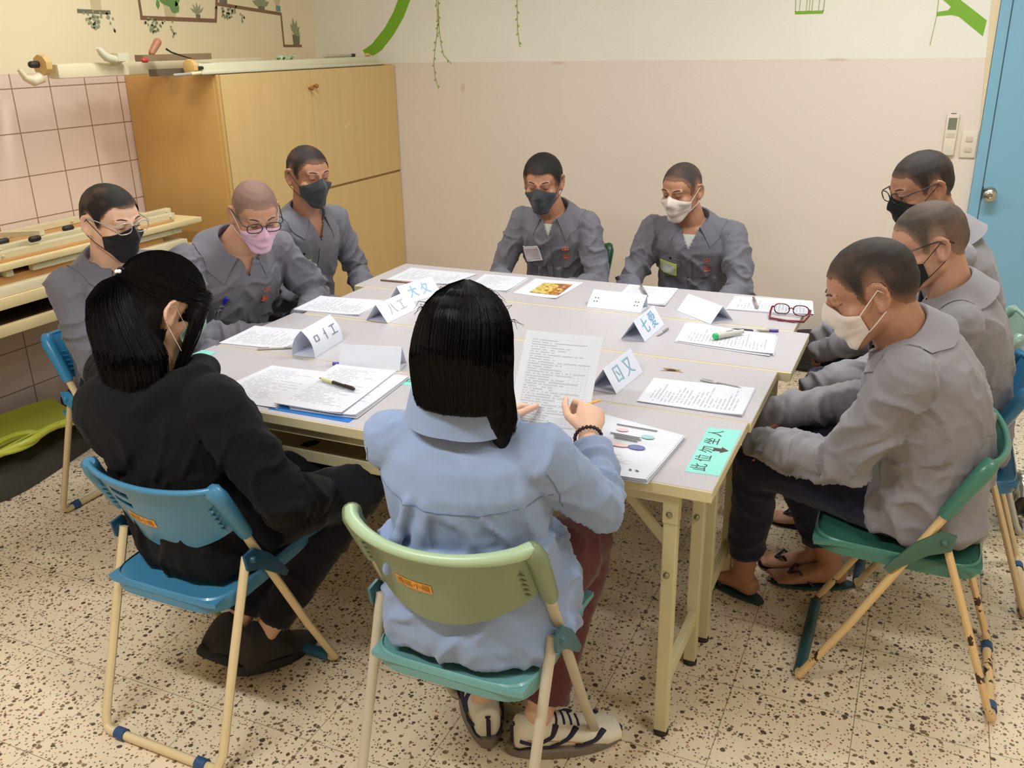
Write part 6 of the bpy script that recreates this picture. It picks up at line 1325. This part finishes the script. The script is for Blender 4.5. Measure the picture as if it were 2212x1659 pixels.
def held_items():
    # the sheet she holds, standing on the table on its lower edge
    BR, TR, TL = V((1.452, 0.112, 0.7435)), V((1.434, 0.305, 0.975)), V((1.226, 0.288, 0.975)); BL_ = BR + (TL - TR)
    nn = (TR - BR).cross(BL_ - BR).normalized(); N = 16; b = MB()
    b.grid(lambda u, v: BL_.lerp(BR, u).lerp(TL.lerp(TR, u), v) + nn * (-0.006 * math.sin(u * PI) + 0.004 * math.sin(v * PI)), N, N, 0.0005)
    uvs = [(i / N, j / N) for i in range(N + 1) for j in range(N + 1)]; uvs += [(0.01, 0.01)] * (len(b.v) - len(uvs))
    # printed face towards the reader
    tag(b.build('printed_sheet', mat_paper('printed_form', rows=44, white=(222, 226, 232), ink=0.38, table=True, seed=31, top=0.94), uvs=uvs), 'printed form with a table held upright by the woman in blue', 'paper')
    t = thing('pencil', 'short yellow pencil held in the right hand of the woman in blue', 'pencil', (1.46, 0.14, 0.85))
    A, B = V((1.415, 0.128, 0.838)), V((1.482, 0.150, 0.862)); d = (B - A).normalized(); b = MB(); b.tube([A + d * 0.012, B], 0.0036, 6); b.build('pencil_body', simple('yellow_pencil_paint', srgb(228, 176, 96), 0.4), t); b = MB(); b.tube([A, A + d * 0.012], [0.0008, 0.0035], 8); b.build('pencil_tip', simple('bare_wood', srgb(224, 190, 140), 0.6), t)
held_items()

def woman_black():
    yaw = math.radians(80)
    def hood(mb, e):
        N, f, r, td = e['N'], e['ff'](0.98), e['sr'], e['tdir']; up = V((0, 0, 1))
        ring = [(0.30, 0.085, -0.02, 0.030), (0.6, 0.10, -0.02, 0.036), (1.0, 0.115, -0.012, 0.040), (1.5, 0.125, -0.02, 0.044), (2.2, 0.130, -0.045, 0.048), (PI, 0.140, -0.075, 0.052)]
        pts = [(a, R, z, w_) for a, R, z, w_ in ring] + [(2 * PI - a, R, z, w_) for a, R, z, w_ in reversed(ring[:-1])]
        W_ = [(N + f * math.cos(a) * R * 0.85 + r * math.sin(a) * R * 1.1 + up * (z + 0.01), w_) for a, R, z, w_ in pts]
        for (p, a), (q, b_) in zip(W_, W_[1:]): mb.cap(p, a, q, b_)
        mb.ell(N - f * 0.125 - up * 0.125 - r * 0.03, (0.150, 0.060, 0.110), Matrix((r, f, up)).transposed(), 20)
        mb.cap(N - f * 0.10 + r * 0.09 - up * 0.06, 0.045, N - f * 0.14 - up * 0.20, 0.035); mb.cap(N - f * 0.10 - r * 0.09 - up * 0.06, 0.045, N - f * 0.14 - up * 0.20, 0.035)
    PB = mat_cloth('black_trousers', srgb(18, 18, 26), rough=0.9)
    d = person('person with black ponytail, pale green mask and black hoodie, in the slotted blue chair', (0.525, -0.245, 0.53), (0.470, -0.262, 0.955), (0.505, -0.245, 1.110), yaw, math.radians(66), math.radians(28),
               [(0.78, -0.06, 0.57), (0.45, 0.05, 0.60)], [(0.80, 0.10, 0.53), (0.60, 0.14, 0.53)], [(0.57, -0.15, 0.10), (0.49, -0.17, 0.115)], skin=SKL, shirt=BLACKC, pants=PB, seed=10, sw=0.198, bulk=1.2, hs=0.97, lean=0.03, poles=[(0.7, -0.5, -0.6), (-0.8, -0.3, -0.4)], footdir=[(0.25, 0.97), (0.3, 0.95)], amp=0.006, open_neck=False, prims=hood, hem=0.12, foot_pitch=(0.2, 0.75), arm_r=1.22, hr=math.radians(-4))
    t, H = d['t'], d['H']
    # shoes
    shm = mat_cloth('dark_grey_suede', srgb(52, 48, 48), var=0.2); lc = simple('black_lace', srgb(20, 18, 20), 0.8)
    for i in (0, 1):
        heel, F, U, S_ = d['feet'][i]; mb = MB(); mb.loft([(heel - F * 0.030 + U * 0.01, S_ * 0.028, U * 0.030), (heel - F * 0.018 + U * 0.035, S_ * 0.040, U * 0.062), (heel + F * 0.02 + U * 0.042, S_ * 0.044, U * 0.072), (heel + F * 0.07 + U * 0.022, S_ * 0.044, U * 0.048), (heel + F * 0.14 + U * 0.006, S_ * 0.050, U * 0.032), (heel + F * 0.21 - U * 0.004, S_ * 0.044, U * 0.022), (heel + F * 0.235 - U * 0.006, S_ * 0.03, U * 0.016)], 24, 2.4)
        so = voxel(mb, 'shoe', shm, t, 0.005, 3)
        b = MB(); R = []
        for zz, g in ((-0.034, -0.003), (-0.026, 0.003), (-0.010, 0.003), (-0.004, -0.002)): R.append([heel + F * (0.098 + (0.142 + g) * math.cos(a)) + S_ * ((0.050 + g) * math.sin(a) * (1 + 0.12 * math.cos(a))) + U * zz for a in [2 * PI * k / 32 for k in range(32)]])
        b.rings(R); b.build('sole', simple('black_rubber_sole', srgb(30, 28, 30), 0.7), so)
        if i == 0:
            rnd = random.Random(3); q0 = heel + F * 0.07 + U * 0.075
            for k in range(7):
                a = rnd.uniform(-1, 1); b = MB(); b.tube([q0, q0 + U * 0.03 + S_ * 0.03 * a + F * 0.02, q0 + S_ * (0.05 * a + 0.02) - U * 0.01 + F * 0.03, q0 + S_ * (0.055 * a + 0.03) - U * rnd.uniform(0.04, 0.07) + F * 0.03], 0.0022, 6); b.build('lace', lc, so)
    # hair shell, pulled back half, then the tail
    mb = MB(); mb.ell(H(0, -0.022, 0.032), (0.084, 0.102, 0.092), H.R, 24); mb.ell(H(0, -0.045, 0.0), (0.072, 0.075, 0.075), H.R, 20)
    mb.cap(H(0, -0.06, -0.03), 0.06, H(0, -0.085, -0.10), 0.052)
    for s in (-1, 1): mb.cap(H(s * 0.038, -0.040, -0.02), 0.045, H(s * 0.040, -0.038, -0.12), 0.044)
    tie = H(-0.005, -0.118, 0.040); zl = V((0, 0, 1)); fh = V((math.cos(yaw), math.sin(yaw), 0)); rh = V((fh.y, -fh.x, 0))
    mb.cap(tie + H.R @ V((0, 0.02, 0)), 0.030, tie, 0.018)
    # side lock in front of the right ear, falling down
    mb.tube([H(0.060, 0.050, 0.07), H(0.079, 0.052, 0.02), H(0.083, 0.050, -0.03), H(0.084, 0.048, -0.085), H(0.080, 0.045, -0.12)], [0.022, 0.020, 0.016, 0.011, 0.005], 10)
    hair = voxel(mb, 'hair', HAIRM, t, 0.006, 5)
    drop_faces(hair, lambda c: (lambda q: abs(q.x) > 0.062 and -0.030 < q.y < 0.012 and -0.042 < q.z < 0.028)(H.inv(world_of(hair) @ c)))
    drop_faces(hair, lambda c: (lambda q: q.y > 0.055 and q.z < 0.05 and abs(q.x) < 0.058)(H.inv(world_of(hair) @ c)))
    hb = bvh(hair); O = H(0, -0.02, 0.03); rnd = random.Random(8); paths = []; tl = (tie - O).normalized()
    for k in range(1500):
        v = V((rnd.gauss(0, 1), rnd.gauss(0, 1), abs(rnd.gauss(0, 1)) * 0.9 - 0.15)); v = (H.R @ v).normalized(); pts = []
        q = H.inv(O + v * 0.09)
        if q.y > 0.07 and q.z < 0.055: continue
        if q.z < -0.01: continue
        j = rnd.uniform(0.0008, 0.0055); n = 9
        if v.dot(tl) > 0.97: continue
        for m_ in range(n + 1):
            s_ = m_ / n; an = math.acos(max(-1, min(1, v.dot(tl)))); dd = (v * math.sin((1 - s_) * an) + tl * math.sin(s_ * an)).normalized(); h = hb.ray_cast(O + dd * 0.22, -dd, 0.2)
            if h[0] is None or (h[0] - O).length < 0.06: pts = []; break
            pts.append(h[0] + dd * j)
        if len(pts) > 4: paths.append(pts)
    strands(paths, HAIRM, hair)
    # pony tail
    mb = MB(); back = (H.R @ V((0, -1, 0))); back.z = 0; back.normalize()
    SE = [(tie, 0.018, 0.018), (tie + back * 0.020 - zl * 0.012 - rh * 0.004, 0.032, 0.028), (tie + back * 0.030 - zl * 0.05 - rh * 0.012, 0.054, 0.040), (tie + back * 0.030 - zl * 0.11 - rh * 0.004, 0.075, 0.050), (tie + back * 0.024 - zl * 0.18 + rh * 0.012, 0.088, 0.056), (tie + back * 0.028 - zl * 0.24 + rh * 0.018, 0.080, 0.050), (tie + back * 0.038 - zl * 0.285 + rh * 0.020, 0.055, 0.032)]
    mb.loft([(c, rh * a, back * b_) for c, a, b_ in SE], 28, 2.1)
    tail = voxel(mb, 'ponytail', HAIRM, t, 0.006, 5); paths = []
    for k in range(4200):
        a = rnd.uniform(0, 2 * PI); g = rnd.uniform(0.98, 1.10) if k % 3 else rnd.uniform(0.6, 1.0); pts = []; cut_ = rnd.uniform(0.80, 1.10); w1 = rnd.uniform(0, 9); w2 = rnd.uniform(-0.004, 0.004)
        for m_ in range(15):
            s_ = m_ / 14 * cut_ * (len(SE) - 1); i = min(int(s_), len(SE) - 2); q = s_ - i; c = SE[i][0].lerp(SE[i + 1][0], q); ra = lerp(SE[i][1], max(SE[i + 1][1], 0.058) if i > 2 else SE[i + 1][1], q); rb = lerp(SE[i][2], max(SE[i + 1][2], 0.038) if i > 2 else SE[i + 1][2], q)
            pts.append(c + (rh * math.cos(a) * ra + back * math.sin(a) * rb) * g + (rh * math.sin(w1 + m_ * 0.5) + back * math.cos(w1 + m_ * 0.4)) * (0.002 + 0.0004 * m_) + rh * w2 * m_ / 6)
        paths.append(pts)
    for k in range(160):
        x = rnd.uniform(-0.012, 0.016); y = rnd.uniform(-0.014, 0.014); paths.append([H(0.060 + x * 0.4, 0.050 + y, 0.07), H(0.082 + x * 0.5, 0.052 + y, 0.02), H(0.088 + x, 0.050 + y * 0.9, -0.04), H(0.090 + x, 0.048 + y * 0.7, -0.10 + rnd.uniform(-0.03, 0.01)), H(0.087 + x, 0.045 + y * 0.5, -0.15 + rnd.uniform(-0.03, 0.03))])
    strands(paths, HAIRM, tail)
    b = MB()
    for k in range(12): an = 2 * PI * k / 12; b.ell(tie + (rh * math.cos(an) + zl * math.sin(an)) * 0.017 + back * 0.004, (0.006, 0.006, 0.006), None, 8)
    b.build('hair_tie', simple('black_hair_tie', srgb(18, 16, 18), 0.6), t)
    b = MB(); p = tie + back * 0.016 + zl * 0.012; b.ell(p, (0.006, 0.005, 0.005), None, 10); b.ell(p + rh * 0.010 + zl * 0.002, (0.0055, 0.005, 0.005), None, 10); b.build('pearl_beads', simple('white_pearl', srgb(245, 242, 238), 0.2), t)
    face_details(H, t, HAIRB); mask(bvh(d['body']), H, MB_GREEN, LOOPW, t, loop_r=0.0008)
woman_black()
